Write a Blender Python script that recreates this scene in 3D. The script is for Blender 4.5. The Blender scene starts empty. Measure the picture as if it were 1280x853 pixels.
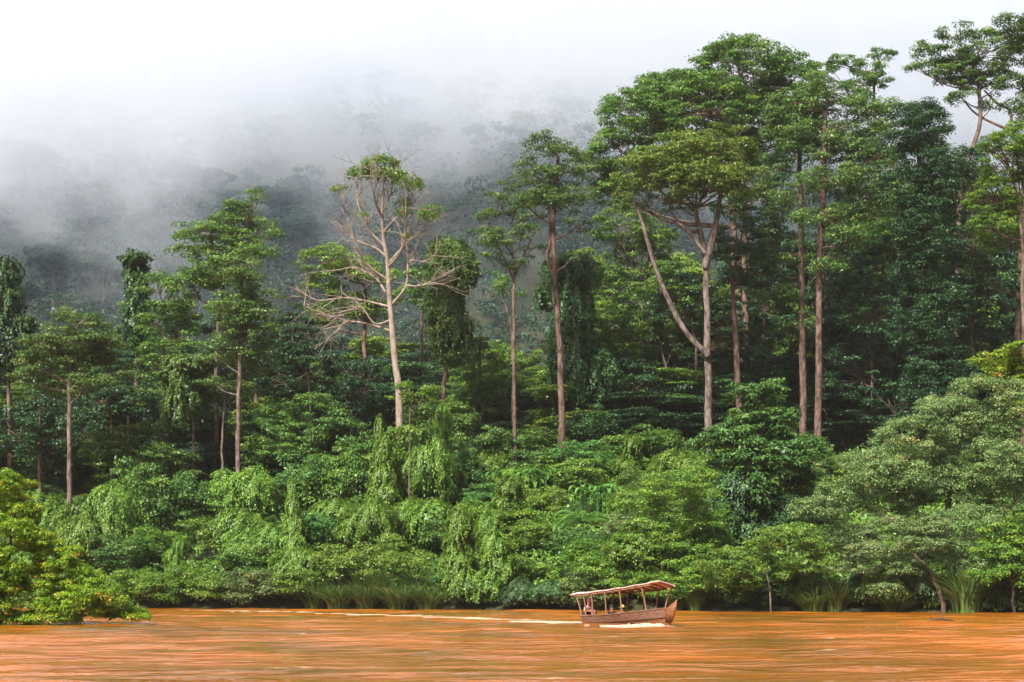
import bpy, math, random
import numpy as np
from mathutils import Vector

R = np.random.default_rng(7)
random.seed(7)
SC = bpy.context.scene
COL = SC.collection
F, HOR, CAMZ = 2100.0, 742.0, 1.5       # focal length in photo pixels, horizon row, eye height over the water


def P(px, py, Y):
    return np.array([(px - 640.0) * Y / F, Y, CAMZ + (HOR - py) * Y / F])


# ------------------------------------------------------------------ terrain
def bank_y(x):
    px = 640 + np.asarray(x, float) * 14.5
    return 157.5 - 31.0 * np.clip((px - 180) / 1100.0, -0.3, 1.35)


def bump(x, y):
    return (0.6 * np.sin(x * 0.31 + 1.3 * np.sin(y * 0.17)) + 0.5 * np.sin(y * 0.43 + x * 0.19)
            + 0.4 * np.sin(x * 0.83 - y * 0.37) + 0.3 * np.sin(x * 1.3 + y * 1.1))


def ground(x, y):
    x = np.asarray(x, float); y = np.asarray(y, float)
    b = bank_y(x)
    s = 0.335 - 0.06 * np.clip((x - 5) / 30.0, 0, 1)
    d = y - b
    near = np.where(d < 0, -0.25 * np.minimum(-d, 10), s * np.minimum(d, 48) + np.clip(d, 0, 2) * 0.35)
    back = 0.24 * np.clip(d - 48, 0, 70)
    dip = -0.20 * np.clip(y - 262, 0, 60)
    yy = np.clip(y - 318, 0, 290)
    hill = 0.60 * yy + np.clip(yy / 60, 0, 1) * (7 * np.sin(x * 0.022 + 1.0) + 6 * np.sin(y * 0.03 + x * 0.013) + 4 * np.sin(x * 0.06 + y * 0.02))
    return near + back + dip + hill + np.clip(d / 6, 0, 1) * 0.35 * bump(x, y)


def gz(x, y):
    return float(ground(x, y))


# ------------------------------------------------------------------ mesh helpers
class MB:
    """gathers quads, then links them as one mesh object"""

    def __init__(self):
        self.v, self.f, self.t, self.n, self.mi = [], [], [], 0, []

    def add(self, v, f, t=None, mi=0):
        v = np.asarray(v, float); f = np.asarray(f, int)
        self.v.append(v); self.f.append(f + self.n); self.n += len(v)
        self.t.append(np.full(len(f), 0.5) if t is None else np.asarray(t, float))
        self.mi.append(np.full(len(f), mi, int))

    def mesh(self, name, mats, smooth=False, origin=None):
        v = np.concatenate(self.v); f = np.concatenate(self.f); t = np.concatenate(self.t)
        if origin is not None:
            v = v - np.asarray(origin)
        me = bpy.data.meshes.new(name)
        me.vertices.add(len(v)); me.vertices.foreach_set("co", v.astype(np.float32).ravel())
        me.loops.add(f.size); me.polygons.add(len(f))
        me.polygons.foreach_set("loop_start", np.arange(0, f.size, 4, dtype=np.int32))
        me.loops.foreach_set("vertex_index", f.astype(np.int32).ravel())
        if smooth:
            me.polygons.foreach_set("use_smooth", np.ones(len(f), bool))
        a = me.attributes.new("tint", 'FLOAT', 'FACE'); a.data.foreach_set("value", t.astype(np.float32))
        me.update(calc_edges=True)
        for m in (mats if isinstance(mats, (list, tuple)) else [mats]):
            me.materials.append(m)
        mi = np.concatenate(self.mi)
        if mi.any():
            me.polygons.foreach_set("material_index", mi.astype(np.int32))
        return me

    def build(self, name, mats, parent=None, smooth=False, origin=None):
        o = bpy.data.objects.new(name, self.mesh(name, mats, smooth, origin))
        COL.objects.link(o)
        if parent is not None:
            o.parent = parent
        return o


def tag(o, label=None, cat=None, group=None, kind=None):
    if label: o["label"] = label
    if cat: o["category"] = cat
    if group: o["group"] = group
    if kind: o["kind"] = kind
    return o


def empty(name, loc, rz=0.0):
    o = bpy.data.objects.new(name, None); COL.objects.link(o)
    o.location = loc; o.rotation_euler = (0, 0, rz); o.empty_display_size = 0.3
    return o


def unit(a):
    return a / np.maximum(np.linalg.norm(a, axis=-1, keepdims=True), 1e-9)


def rand_dir(n):
    return unit(R.normal(size=(n, 3)))


def tube(mb, pts, rad, sides=6, cap=True, t=None):
    pts = np.asarray(pts, float); rad = np.asarray(rad, float)
    n = len(pts)
    tang = np.gradient(pts, axis=0); tang = unit(tang)
    ref = np.where(np.abs(tang[:, 2:3]) > 0.85, np.array([[1.0, 0, 0]]), np.array([[0, 0, 1.0]]))
    u = unit(np.cross(tang, ref)); w = np.cross(tang, u)
    for i in range(1, n):                       # keep the frame from flipping
        if np.dot(u[i], u[i - 1]) < 0: u[i] *= -1; w[i] *= -1
    a = np.linspace(0, 2 * np.pi, sides, endpoint=False)
    ring = pts[:, None, :] + rad[:, None, None] * (np.cos(a)[None, :, None] * u[:, None, :] + np.sin(a)[None, :, None] * w[:, None, :])
    v = ring.reshape(-1, 3)
    i = np.arange(n - 1)[:, None] * sides; j = np.arange(sides)[None, :]; k = (j + 1) % sides
    f = np.stack([i + j, i + k, i + sides + k, i + sides + j], -1).reshape(-1, 4)
    mb.add(v, f, t=None if t is None else np.full(len(f), t))


def spline(pts, m=4):
    pts = np.asarray(pts, float)
    if len(pts) < 3:
        tt = np.linspace(0, 1, m + 1)[:, None]
        return pts[0] * (1 - tt) + pts[-1] * tt
    q = np.vstack([2 * pts[0] - pts[1], pts, 2 * pts[-1] - pts[-2]])
    out = []
    for i in range(1, len(q) - 2):
        for s in np.linspace(0, 1, m, endpoint=False):
            p0, p1, p2, p3 = q[i - 1], q[i], q[i + 1], q[i + 2]
            out.append(0.5 * (2 * p1 + (p2 - p0) * s + (2 * p0 - 5 * p1 + 4 * p2 - p3) * s * s + (3 * p1 - p0 - 3 * p2 + p3) * s ** 3))
    out.append(pts[-1])
    return np.array(out)


def leaves(mb, p, nrm, axis, L, W, tint, fold=0.25, mi=0):
    """one pointed folded leaf (a bent quad) per point"""
    nrm = unit(nrm)
    axis = axis - nrm * np.sum(axis * nrm, -1, keepdims=True)
    axis = unit(axis); w = np.cross(nrm, axis)
    L = np.asarray(L)[:, None]; W = np.asarray(W)[:, None]
    base = p - axis * L * 0.5
    tip = p + axis * L * 0.5 - nrm * L * 0.12
    mid = p - axis * L * 0.05 + nrm * W * fold
    v = np.stack([base, mid + w * W * 0.5, tip, mid - w * W * 0.5], 1).reshape(-1, 3)
    f = np.arange(len(v)).reshape(-1, 4)
    mb.add(v, f, tint, mi)


def blob_subs(c, r, sub_r, k=0.9, low=-0.55):
    """centres of the leaf clusters of one crown lobe: on the shell of an ellipsoid, a few inside"""
    r = np.asarray(r, float)
    n = max(3, int(k * (r[0] * r[1] + r[1] * r[2] + r[0] * r[2]) / sub_r ** 2))
    d = rand_dir(n * 3); d = d[d[:, 2] > low][:n]
    q = R.uniform(0.55, 1.0, (len(d), 1)) ** 0.5
    return c + d * np.maximum(r - sub_r * 0.4, r * 0.45) * q


def cluster(mb, S, centre, sub_r, m, size, flat=0.45, droop=0.25, upw=0.9, tmean=0.5, tvar=0.25, slim=0.5, mi=0):
    """m leaves round every cluster centre in S"""
    n = len(S)
    if n == 0: return
    sr = sub_r * R.uniform(0.7, 1.25, n)
    d = rand_dir(n * m).reshape(n, m, 3)
    low = R.random((n, m)) < 0.7
    d[..., 2] = np.where(low, np.abs(d[..., 2]), d[..., 2])
    rad = R.uniform(0.3, 1.0, (n, m, 1)) ** 0.6 * np.where(R.random((n, m, 1)) < 0.14, R.uniform(1.0, 1.7, (n, m, 1)), 1.0)
    off = d * rad * sr[:, None, None] * np.array([1, 1, flat])
    p = (S[:, None, :] + off).reshape(-1, 3)
    out = unit(off + 1e-6).reshape(-1, 3)
    nrm = unit(out * 0.6 + np.array([0, 0, upw]) + R.normal(size=out.shape) * 0.45)
    ax = out * 0.7 + R.normal(size=out.shape) * 0.5 + np.array([0, 0, -droop])
    ts = np.repeat(R.normal(tmean, tvar * 0.7, n), m)
    t = np.clip(ts + R.normal(0, tvar * 0.6, n * m), 0, 1)
    L = size * R.uniform(0.65, 1.35, n * m)
    leaves(mb, p, nrm, ax, L, L * slim * R.uniform(0.8, 1.2, n * m), t, mi=mi)


def drape(mb, c, r, n_strand, per, size, tmean=0.5, ragged=0.35, mi=0):
    """a curtain of creepers over an ellipsoid: strands of leaves hanging from its upper face"""
    c = np.asarray(c, float); r = np.asarray(r, float)
    az = R.uniform(0, 2 * np.pi, n_strand)
    a0 = R.uniform(0.0, 0.9, n_strand); a1 = np.clip(1.0 + R.normal(0.35, ragged, n_strand), 0.3, 2.2)
    s = np.linspace(0, 1, per)[None, :] + R.normal(0, 0.02, (n_strand, per))
    th = a0[:, None] + (a1 * 1.15 - a0)[:, None] * s
    azz = az[:, None] + R.normal(0, 0.05, (n_strand, per)) + 0.1 * np.sin(4 * s + az[:, None] * 5)
    lump = 1 + 0.16 * np.sin(azz * 4 + 2.2 * np.sin(th * 2.1) + c[0]) + 0.10 * np.sin(azz * 9 + th * 3 + c[1]) + R.normal(0, 0.035, th.shape)
    side = np.minimum(th, 1.57)
    d = np.stack([np.sin(side) * np.cos(azz), np.sin(side) * np.sin(azz), np.cos(side)], -1)
    p = c + d * r * lump[..., None]
    p[..., 2] -= np.maximum(th - 1.57, 0) * r[2] * 0.9          # below the widest point the strands hang straight
    out = d.reshape(-1, 3); p = p.reshape(-1, 3)
    nrm = unit(out * 1.0 + np.array([0, 0, 0.35]) + R.normal(size=out.shape) * 0.4)
    ax = np.array([0, 0, -1.0]) + R.normal(size=out.shape) * 0.45 + out * 0.3
    t = np.clip(np.repeat(R.normal(tmean, 0.15, n_strand), per) + R.normal(0, 0.17, len(p)), 0, 1)
    L = size * R.uniform(0.6, 1.35, len(p))
    leaves(mb, p, nrm, ax, L, L * 0.62, t, mi=mi)
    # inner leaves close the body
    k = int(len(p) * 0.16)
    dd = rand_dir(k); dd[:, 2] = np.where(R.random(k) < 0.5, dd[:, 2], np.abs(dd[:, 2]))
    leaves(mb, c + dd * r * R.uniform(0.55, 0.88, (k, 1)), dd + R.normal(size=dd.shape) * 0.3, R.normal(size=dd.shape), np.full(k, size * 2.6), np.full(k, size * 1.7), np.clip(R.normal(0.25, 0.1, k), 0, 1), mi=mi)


# ------------------------------------------------------------------ materials
def new_mat(name):
    m = bpy.data.materials.new(name); m.use_nodes = True
    nt = m.node_tree; nt.nodes.clear()
    return m, nt, nt.nodes.new("ShaderNodeOutputMaterial")


def leaf_mat(name, c0, c1, c2, accent=None, transl=0.28, rough=0.45, spec=0.35):
    m, nt, out = new_mat(name)
    N, L = nt.nodes, nt.links
    at = N.new("ShaderNodeAttribute"); at.attribute_name = "tint"
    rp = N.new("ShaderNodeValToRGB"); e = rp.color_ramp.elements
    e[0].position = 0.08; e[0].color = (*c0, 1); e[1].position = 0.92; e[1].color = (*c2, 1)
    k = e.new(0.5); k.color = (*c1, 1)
    if accent:
        e[-1].position = 0.90; k2 = e.new(0.975); k2.color = (*accent, 1)
    L.new(at.outputs["Fac"], rp.inputs[0])
    oi = N.new("ShaderNodeObjectInfo")
    hs = N.new("ShaderNodeHueSaturation")
    mr = N.new("ShaderNodeMapRange"); mr.inputs[3].default_value = 0.82; mr.inputs[4].default_value = 1.18
    L.new(oi.outputs["Random"], mr.inputs[0]); L.new(mr.outputs[0], hs.inputs["Value"])
    mr2 = N.new("ShaderNodeMapRange"); mr2.inputs[3].default_value = 0.492; mr2.inputs[4].default_value = 0.508
    L.new(oi.outputs["Random"], mr2.inputs[0]); L.new(mr2.outputs[0], hs.inputs["Hue"])
    L.new(rp.outputs[0], hs.inputs["Color"])
    b = N.new("ShaderNodeBsdfPrincipled")
    b.inputs["Roughness"].default_value = rough
    b.inputs["Specular IOR Level"].default_value = spec
    L.new(hs.outputs[0], b.inputs["Base Color"])
    tr = N.new("ShaderNodeBsdfTranslucent")
    hs2 = N.new("ShaderNodeHueSaturation"); hs2.inputs["Hue"].default_value = 0.492; hs2.inputs["Value"].default_value = 1.25
    L.new(hs.outputs[0], hs2.inputs["Color"]); L.new(hs2.outputs[0], tr.inputs["Color"])
    mx = N.new("ShaderNodeMixShader"); mx.inputs[0].default_value = transl
    L.new(b.outputs[0], mx.inputs[1]); L.new(tr.outputs[0], mx.inputs[2]); L.new(mx.outputs[0], out.inputs[0])
    return m


def rough_mat(name, c0, c1, scale=3.0, stretch=(1, 1, 1), rough=0.8, bumpd=0.3, spec=0.25, coords="Object", detail=6, lo=0.32, hi=0.68):
    m, nt, out = new_mat(name)
    N, L = nt.nodes, nt.links
    tc = N.new("ShaderNodeTexCoord"); mp = N.new("ShaderNodeMapping"); mp.inputs["Scale"].default_value = stretch
    L.new(tc.outputs[coords], mp.inputs[0])
    nz = N.new("ShaderNodeTexNoise"); nz.inputs["Scale"].default_value = scale; nz.inputs["Detail"].default_value = detail
    nz.inputs["Roughness"].default_value = 0.65
    L.new(mp.outputs[0], nz.inputs["Vector"])
    rp = N.new("ShaderNodeValToRGB"); e = rp.color_ramp.elements
    e[0].position = lo; e[0].color = (*c0, 1); e[1].position = hi; e[1].color = (*c1, 1)
    L.new(nz.outputs[0], rp.inputs[0])
    b = N.new("ShaderNodeBsdfPrincipled"); b.inputs["Roughness"].default_value = rough; b.inputs["Specular IOR Level"].default_value = spec
    L.new(rp.outputs[0], b.inputs["Base Color"])
    bp = N.new("ShaderNodeBump"); bp.inputs["Strength"].default_value = bumpd; bp.inputs["Distance"].default_value = 0.05
    L.new(nz.outputs[0], bp.inputs["Height"]); L.new(bp.outputs[0], b.inputs["Normal"])
    L.new(b.outputs[0], out.inputs[0])
    return m


LM = {
    "mid": leaf_mat("leaf_mid_green", (0.034, 0.086, 0.017), (0.08, 0.158, 0.025), (0.16, 0.24, 0.038)),
    "yel": leaf_mat("leaf_yellow_green", (0.062, 0.12, 0.016), (0.122, 0.2, 0.026), (0.21, 0.285, 0.045)),
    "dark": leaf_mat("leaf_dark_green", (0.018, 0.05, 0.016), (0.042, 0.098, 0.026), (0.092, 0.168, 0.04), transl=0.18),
    "blue": leaf_mat("leaf_cool_green", (0.034, 0.092, 0.02), (0.072, 0.17, 0.034), (0.14, 0.25, 0.056)),
    "olive": leaf_mat("leaf_grey_olive", (0.068, 0.12, 0.034), (0.13, 0.196, 0.058), (0.215, 0.275, 0.105), accent=(0.325, 0.232, 0.060)),
    "bright": leaf_mat("leaf_bright_green", (0.052, 0.127, 0.014), (0.104, 0.213, 0.020), (0.195, 0.299, 0.035), transl=0.35),
    "vine": leaf_mat("leaf_creeper", (0.048, 0.116, 0.015), (0.112, 0.214, 0.024), (0.215, 0.315, 0.042)),
    "gold": leaf_mat("leaf_golden_green", (0.08, 0.16, 0.01), (0.168, 0.285, 0.017), (0.3, 0.385, 0.032), accent=(0.494, 0.212, 0.033), transl=0.35),
    "tier": leaf_mat("leaf_tiered_green", (0.042, 0.096, 0.022), (0.086, 0.162, 0.034), (0.158, 0.24, 0.054)),
    "reed": leaf_mat("leaf_reed", (0.04, 0.085, 0.018), (0.085, 0.15, 0.03), (0.16, 0.225, 0.06), accent=(0.336, 0.240, 0.070)),
    "broad": leaf_mat("leaf_broad_glossy", (0.045, 0.125, 0.02), (0.085, 0.195, 0.028), (0.16, 0.28, 0.05), rough=0.35, spec=0.5),
    "deep": leaf_mat("leaf_deep_green_and_shade", (0.010, 0.032, 0.012), (0.023, 0.062, 0.020), (0.052, 0.108, 0.032), transl=0.15),  # dark creeper foliage; in understorey gaps the forest's shade put into leaf colour
    "far": leaf_mat("leaf_far_forest", (0.02, 0.052, 0.03), (0.038, 0.082, 0.042), (0.066, 0.116, 0.05)),
}
BARK = {
    "red": rough_mat("bark_red_brown", (0.042, 0.023, 0.017), (0.160, 0.098, 0.076), 2.0, (1.3, 1.3, 0.55), 0.95, 1.0, lo=0.40, hi=0.60),
    "pale": rough_mat("bark_pale_pink_grey", (0.052, 0.036, 0.028), (0.180, 0.137, 0.113), 2.0, (1.3, 1.3, 0.55), 0.95, 1.0, lo=0.40, hi=0.60),
    "grey": rough_mat("bark_grey_brown", (0.049, 0.032, 0.022), (0.151, 0.104, 0.075), 2.0, (1.3, 1.3, 0.55), 0.95, 1.0, lo=0.40, hi=0.60),
    "bare": rough_mat("bark_bare_limbs", (0.14, 0.098, 0.074), (0.31, 0.245, 0.195), 2.2, (1.2, 1.2, 0.5), 0.9, 0.6),
}

# ------------------------------------------------------------------ trees built to a drawn outline
TREES = []


def tree(name, label, trunk, rad, Y, blobs, leaf="mid", bark="grey", style="cloud", sub=1.25, m=95, size=0.33, k=0.9,
         flat=0.45, deep=0.85, limbs=True, cat="tree", group=None, extra=None, hang=0.0, flip=0.0, slim=0.5):
    """trunk: outline points (px, py) from the top down to the lowest visible one; blobs: crown lobes (px, py, rx, ry[, depth offset in m])"""
    s = Y / F
    low = P(trunk[-1][0], trunk[-1][1], Y)
    base = np.array([low[0], Y, min(gz(low[0], Y), low[2]) - 0.6])
    root = empty(name, base + np.array([0, 0, 0.6]))
    o = np.array(root.location)
    tag(root, label, cat, group)
    pts = [base] + [P(px, py, Y) for px, py in trunk[::-1]]
    for i in range(1, len(pts)):
        pts[i] = pts[i] + np.array([0, R.normal(0, 0.25), 0])
    path = spline(pts, 6)
    path[1:-1, :2] += R.normal(0, 0.05, (len(path) - 2, 2))
    r0 = rad * s * 0.84
    rr = r0 * np.linspace(1.12, 0.5, len(path)); rr[0] *= 1.5; rr[1] *= 1.15
    mb = MB(); tube(mb, path, rr, 10)
    for ex in (extra or []):                                  # hand drawn limbs: ([(px,py),...], radius px)
        q = spline([P(a, b, Y) + np.array([0, R.normal(0, 0.5), 0]) for a, b in ex[0]], 5)
        tube(mb, q, ex[1] * s * np.linspace(1, 0.45, len(q)), 7)
    cr = MB()
    for bl in blobs:
        px, py, rx, ry = bl[:4]
        c = P(px, py, Y); c[1] += bl[4] if len(bl) > 4 else R.normal(0, rx * s * 0.45)
        r = np.array([rx * s, max(rx, ry * 0.8) * s * deep, ry * s])
        if style == "drape":
            n = int(24 * (r[0] + r[1]) * 0.5 + 20)
            drape(cr, c, r, n, int(16 + r[2] * 9), size, hang)
            S = blob_subs(c, r * np.array([1.22, 1.22, 1.08]), sub, k * 0.75, -0.9)
            S += R.normal(0, 0.25, S.shape)
            cluster(cr, S, c, sub * 0.85, m, size, 0.75, droop=0.8, upw=0.6, slim=slim)
            continue
        if style == "tier":
            nl = max(1, int(round(2 * r[2] / 1.05)))
            S = []
            for lv in range(nl):
                z = (-0.8 + 1.6 * (lv + 0.5) / nl) * r[2] + R.normal(0, 0.15)
                w = math.sqrt(max(0.15, 1 - (z / max(r[2], .1)) ** 2))
                n = max(3, int(k * 1.9 * r[0] * r[1] * w * w / sub ** 2))
                a = R.uniform(0, 2 * np.pi, n); q = R.uniform(0.05, 1, n) ** 0.5 * w
                S.append(c + np.stack([np.cos(a) * q * r[0], np.sin(a) * q * r[1], z + R.normal(0, 0.42, n) - 0.10 * q * r[0]], -1))
            S = np.concatenate(S)
            cluster(cr, S, c, sub, m, size, flat * 1.0, droop=0.25, upw=0.9, slim=slim)
        else:
            S = blob_subs(c, r * 1.05, sub * 0.82, k * 1.25, -0.7)
            cluster(cr, S, c, sub * 0.82, m, size * 0.9, flat, slim=slim)
        if limbs:
            z_at = min(path[-1][2], c[2] - 0.25 * abs(c[0] - path[-1][0]) - 1.0)
            i = int(np.argmin(np.abs(path[:, 2] - z_at))); i = max(i, 2)
            a = path[i]; mid = a * 0.45 + c * 0.55 + np.array([0, 0, -0.10 * np.linalg.norm(c - a)])
            q = spline([a, mid, c], 5)
            lr = min(rr[i] * 0.5, 0.04 + 0.022 * np.linalg.norm(c - a))
            tube(mb, q, np.linspace(lr, 0.05, len(q)), 6)
            for e in S[R.permutation(len(S))[: max(2, len(S) // 2)]]:
                st = q[R.integers(len(q) // 2, len(q))]
                tube(mb, spline([st, (st + e) / 2 + np.array([0, 0, 0.2]), e], 3), np.linspace(0.055, 0.018, 7), 4)
    mb.build("trunk", BARK[bark], root, True, o)
    cr.build("crown", LM[leaf], root, False, o)
    TREES.append(root)
    return root


RC = "tall trees of the right hand stand"
# -- the tall stand at the right
tree("rainforest_tree", "great dome-crowned tree whose rounded crown tops the tall stand above the boat", [(905, 150), (915, 260), (925, 420)], 7, 214,
     [(850, 112, 58, 36), (925, 88, 62, 36), (985, 108, 42, 36), (798, 152, 52, 42), (775, 195, 40, 42), (752, 228, 24, 28), (880, 150, 62, 44), (945, 145, 50, 40), (765, 245, 30, 24), (835, 190, 45, 34), (910, 66, 30, 18), (965, 180, 40, 36), (820, 135, 44, 34), (878, 118, 60, 36), (905, 190, 58, 38), (795, 212, 44, 32), (855, 215, 44, 30), (955, 120, 40, 34), (1000, 150, 34, 34), (740, 205, 20, 24)],
     "mid", "grey", sub=1.4, m=115, size=0.36, k=1.25)
tree("rainforest_tree", "yellow-green tree on a forked trunk with one long limb leaning out over the boat", [(870, 260), (882, 330), (885, 450), (886, 575)], 6.6, 182,
     [(800, 222, 36, 24), (832, 205, 44, 24), (872, 192, 48, 26), (905, 190, 38, 28), (880, 232, 50, 24), (790, 246, 26, 16), (918, 236, 32, 24), (848, 250, 28, 14), (925, 205, 24, 20), (845, 225, 30, 18)],
     "yel", "pale", "tier", sub=1.0, m=95, size=0.28, k=0.8,
     extra=[([(884, 446), (852, 410), (822, 345), (803, 285), (793, 252)], 4.0), ([(881, 335), (890, 300), (897, 268), (905, 225)], 5), ([(872, 290), (855, 285), (838, 262)], 3), ([(880, 318), (858, 290), (846, 278)], 2.6)])
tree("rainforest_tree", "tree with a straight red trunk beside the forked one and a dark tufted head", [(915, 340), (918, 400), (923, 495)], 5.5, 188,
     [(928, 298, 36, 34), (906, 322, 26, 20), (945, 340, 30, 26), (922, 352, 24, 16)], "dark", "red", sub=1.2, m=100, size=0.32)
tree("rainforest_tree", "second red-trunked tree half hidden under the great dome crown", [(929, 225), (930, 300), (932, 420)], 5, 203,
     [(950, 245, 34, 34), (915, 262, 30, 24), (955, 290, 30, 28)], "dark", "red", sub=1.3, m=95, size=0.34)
tree("rainforest_tree", "tallest of the twin red trunks carrying the broad flat layered crown", [(1032, 140), (1029, 230), (1024, 400), (1022, 575)], 6.0, 184,
     [(1040, 112, 52, 22), (1000, 124, 36, 18), (1082, 140, 36, 22), (1058, 178, 56, 24), (1030, 155, 48, 24), (1092, 198, 36, 18), (1050, 222, 58, 20), (1082, 246, 44, 18), (1040, 270, 50, 16), (1065, 300, 36, 14), (1030, 330, 30, 10), (1000, 175, 30, 20)],
     "tier", "red", "tier", sub=1.05, m=95, size=0.28, k=0.75)
tree("rainforest_tree", "slightly shorter of the twin red trunks with leafy shelves down its side", [(997, 165), (1001, 250), (1003, 400), (1004, 545)], 6.0, 188,
     [(985, 135, 34, 22), (968, 205, 26, 16), (985, 255, 30, 16), (986, 318, 36, 14), (966, 368, 36, 13), (1000, 402, 32, 12), (975, 160, 26, 20), (960, 335, 22, 10)],
     "tier", "red", "tier", sub=1.0, m=90, size=0.28, k=0.75)
tree("rainforest_tree", "thin open-crowned tree poking up behind the flat layered crown", [(1092, 95), (1093, 180), (1094, 330)], 3.5, 226,
     [(1058, 76, 26, 14), (1085, 90, 22, 16), (1102, 68, 18, 11), (1098, 100, 18, 14), (1025, 84, 24, 14), (1078, 112, 22, 14)], "mid", "grey", sub=1.0, m=80, size=0.34, k=0.7)
tree("vine_draped_tree", "dark tree swathed in creepers from top to foot behind the olive bank tree", [(1148, 160), (1155, 300), (1168, 520)], 6, 178,
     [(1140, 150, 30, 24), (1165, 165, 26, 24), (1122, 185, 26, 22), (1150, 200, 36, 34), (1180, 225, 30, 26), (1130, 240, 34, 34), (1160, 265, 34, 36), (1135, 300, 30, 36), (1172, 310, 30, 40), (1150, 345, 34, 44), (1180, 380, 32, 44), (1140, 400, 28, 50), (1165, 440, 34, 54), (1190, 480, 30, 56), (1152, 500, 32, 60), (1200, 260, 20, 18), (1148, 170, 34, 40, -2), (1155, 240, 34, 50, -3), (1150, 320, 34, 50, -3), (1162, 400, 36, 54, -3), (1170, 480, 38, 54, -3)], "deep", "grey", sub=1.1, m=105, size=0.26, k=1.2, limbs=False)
tree("rainforest_tree", "tall open tree in the top corner with dark crooked branches against the sky", [(1215, 80), (1225, 150), (1200, 240), (1196, 420)], 4.5, 200,
     [(1164, 62, 24, 16), (1190, 48, 26, 13), (1202, 84, 32, 24), (1232, 70, 34, 26), (1226, 108, 34, 18), (1180, 96, 22, 16), (1200, 126, 20, 11), (1252, 100, 24, 16), (1240, 132, 18, 9), (1152, 88, 20, 12), (1215, 92, 36, 20), (1258, 76, 28, 22), (1185, 72, 28, 16), (1232, 45, 20, 12)],
     "mid", "grey", sub=1.1, m=85, size=0.32, k=0.75,
     extra=[([(1263, 165), (1262, 140), (1248, 128), (1232, 112)], 2.4), ([(1263, 165), (1240, 157), (1222, 140), (1206, 128)], 2.0)])
tree("rainforest_tree", "dense tree cut by the picture edge with the highest crown of all", [(1290, 60), (1285, 160), (1272, 420)], 5, 192,
     [(1262, 42, 26, 22), (1284, 62, 34, 36), (1272, 108, 24, 20), (1300, 40, 40, 34), (1285, 140, 30, 20)], "mid", "grey", sub=1.2, m=100, size=0.32)
tree("rainforest_tree", "fresh light green tree at the edge of the stand above the olive bank tree", [(1276, 250), (1278, 330), (1278, 440)], 4, 165,
     [(1256, 200, 40, 38), (1244, 248, 36, 30), (1272, 172, 28, 24), (1284, 250, 30, 40), (1238, 285, 30, 18), (1266, 292, 34, 22), (1300, 200, 40, 40)], "bright", "grey", sub=0.9, m=110, size=0.24, k=1.0)
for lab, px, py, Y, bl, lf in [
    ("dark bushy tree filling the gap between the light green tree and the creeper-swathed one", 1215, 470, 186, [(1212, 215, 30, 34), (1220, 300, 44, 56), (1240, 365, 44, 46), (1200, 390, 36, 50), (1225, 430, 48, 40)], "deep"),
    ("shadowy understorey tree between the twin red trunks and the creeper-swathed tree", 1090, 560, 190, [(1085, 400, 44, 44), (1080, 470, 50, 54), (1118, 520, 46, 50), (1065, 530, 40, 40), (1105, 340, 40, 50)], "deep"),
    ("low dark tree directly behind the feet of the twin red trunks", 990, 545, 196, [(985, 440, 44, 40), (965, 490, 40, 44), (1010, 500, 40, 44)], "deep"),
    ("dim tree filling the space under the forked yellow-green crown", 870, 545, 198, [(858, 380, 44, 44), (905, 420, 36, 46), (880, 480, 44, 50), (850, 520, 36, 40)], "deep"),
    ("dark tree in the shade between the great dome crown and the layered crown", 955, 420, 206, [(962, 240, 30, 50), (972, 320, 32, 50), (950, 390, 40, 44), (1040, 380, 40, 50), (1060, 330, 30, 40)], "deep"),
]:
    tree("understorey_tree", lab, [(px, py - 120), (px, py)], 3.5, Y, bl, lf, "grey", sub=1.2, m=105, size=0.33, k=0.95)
tree("rainforest_tree", "mid green tree left of the forked trunk with a thin pale stem below", [(800, 380), (822, 420), (838, 500), (844, 578)], 2.6, 201,
     [(775, 288, 40, 28), (802, 328, 46, 36), (766, 362, 36, 36), (832, 368, 44, 40), (790, 420, 46, 44), (842, 430, 40, 40), (815, 300, 36, 28), (760, 410, 30, 36)], "mid", "pale", sub=1.25, m=105, size=0.34, k=0.95)
tree("rainforest_tree", "broad dense tree closing the gap behind the twin red trunks and the creeper-swathed tree", [(1120, 200), (1125, 420)], 4, 216,
     [(1108, 175, 34, 30), (1130, 142, 30, 26), (1092, 232, 40, 40), (1122, 282, 44, 48), (1066, 300, 40, 44), (1100, 340, 46, 40), (1150, 240, 34, 40)], "mid", "grey", sub=1.3, m=100, size=0.35, limbs=False)
tree("rainforest_tree", "dense dark tree filling the gap under the open corner tree's crooked branches", [(1205, 230), (1210, 420)], 4, 212,
     [(1180, 205, 36, 34), (1200, 250, 42, 44), (1236, 250, 36, 40), (1222, 310, 44, 46), (1255, 335, 40, 46), (1190, 320, 36, 44)], "dark", "grey", sub=1.3, m=100, size=0.35, limbs=False)
tree("understorey_tree", "leafy green tree between the long leaning limb and the straight red-brown trunk", [(752, 400), (756, 545)], 3, 199,
     [(738, 420, 34, 34), (768, 450, 40, 40), (745, 490, 40, 44), (785, 500, 40, 40), (720, 530, 40, 34), (770, 545, 44, 30)], "vine", "grey", sub=1.2, m=105, size=0.32, limbs=False)
tree("understorey_tree", "leafy light green tree in the hollow between the grey slim stem and the shaggy tree", [(605, 450), (610, 560)], 3, 204,
     [(600, 455, 34, 24), (625, 450, 30, 26), (600, 500, 40, 36), (635, 505, 34, 36), (660, 470, 30, 34), (612, 545, 44, 30)], "vine", "grey", sub=1.2, m=105, size=0.32, limbs=False)
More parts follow.
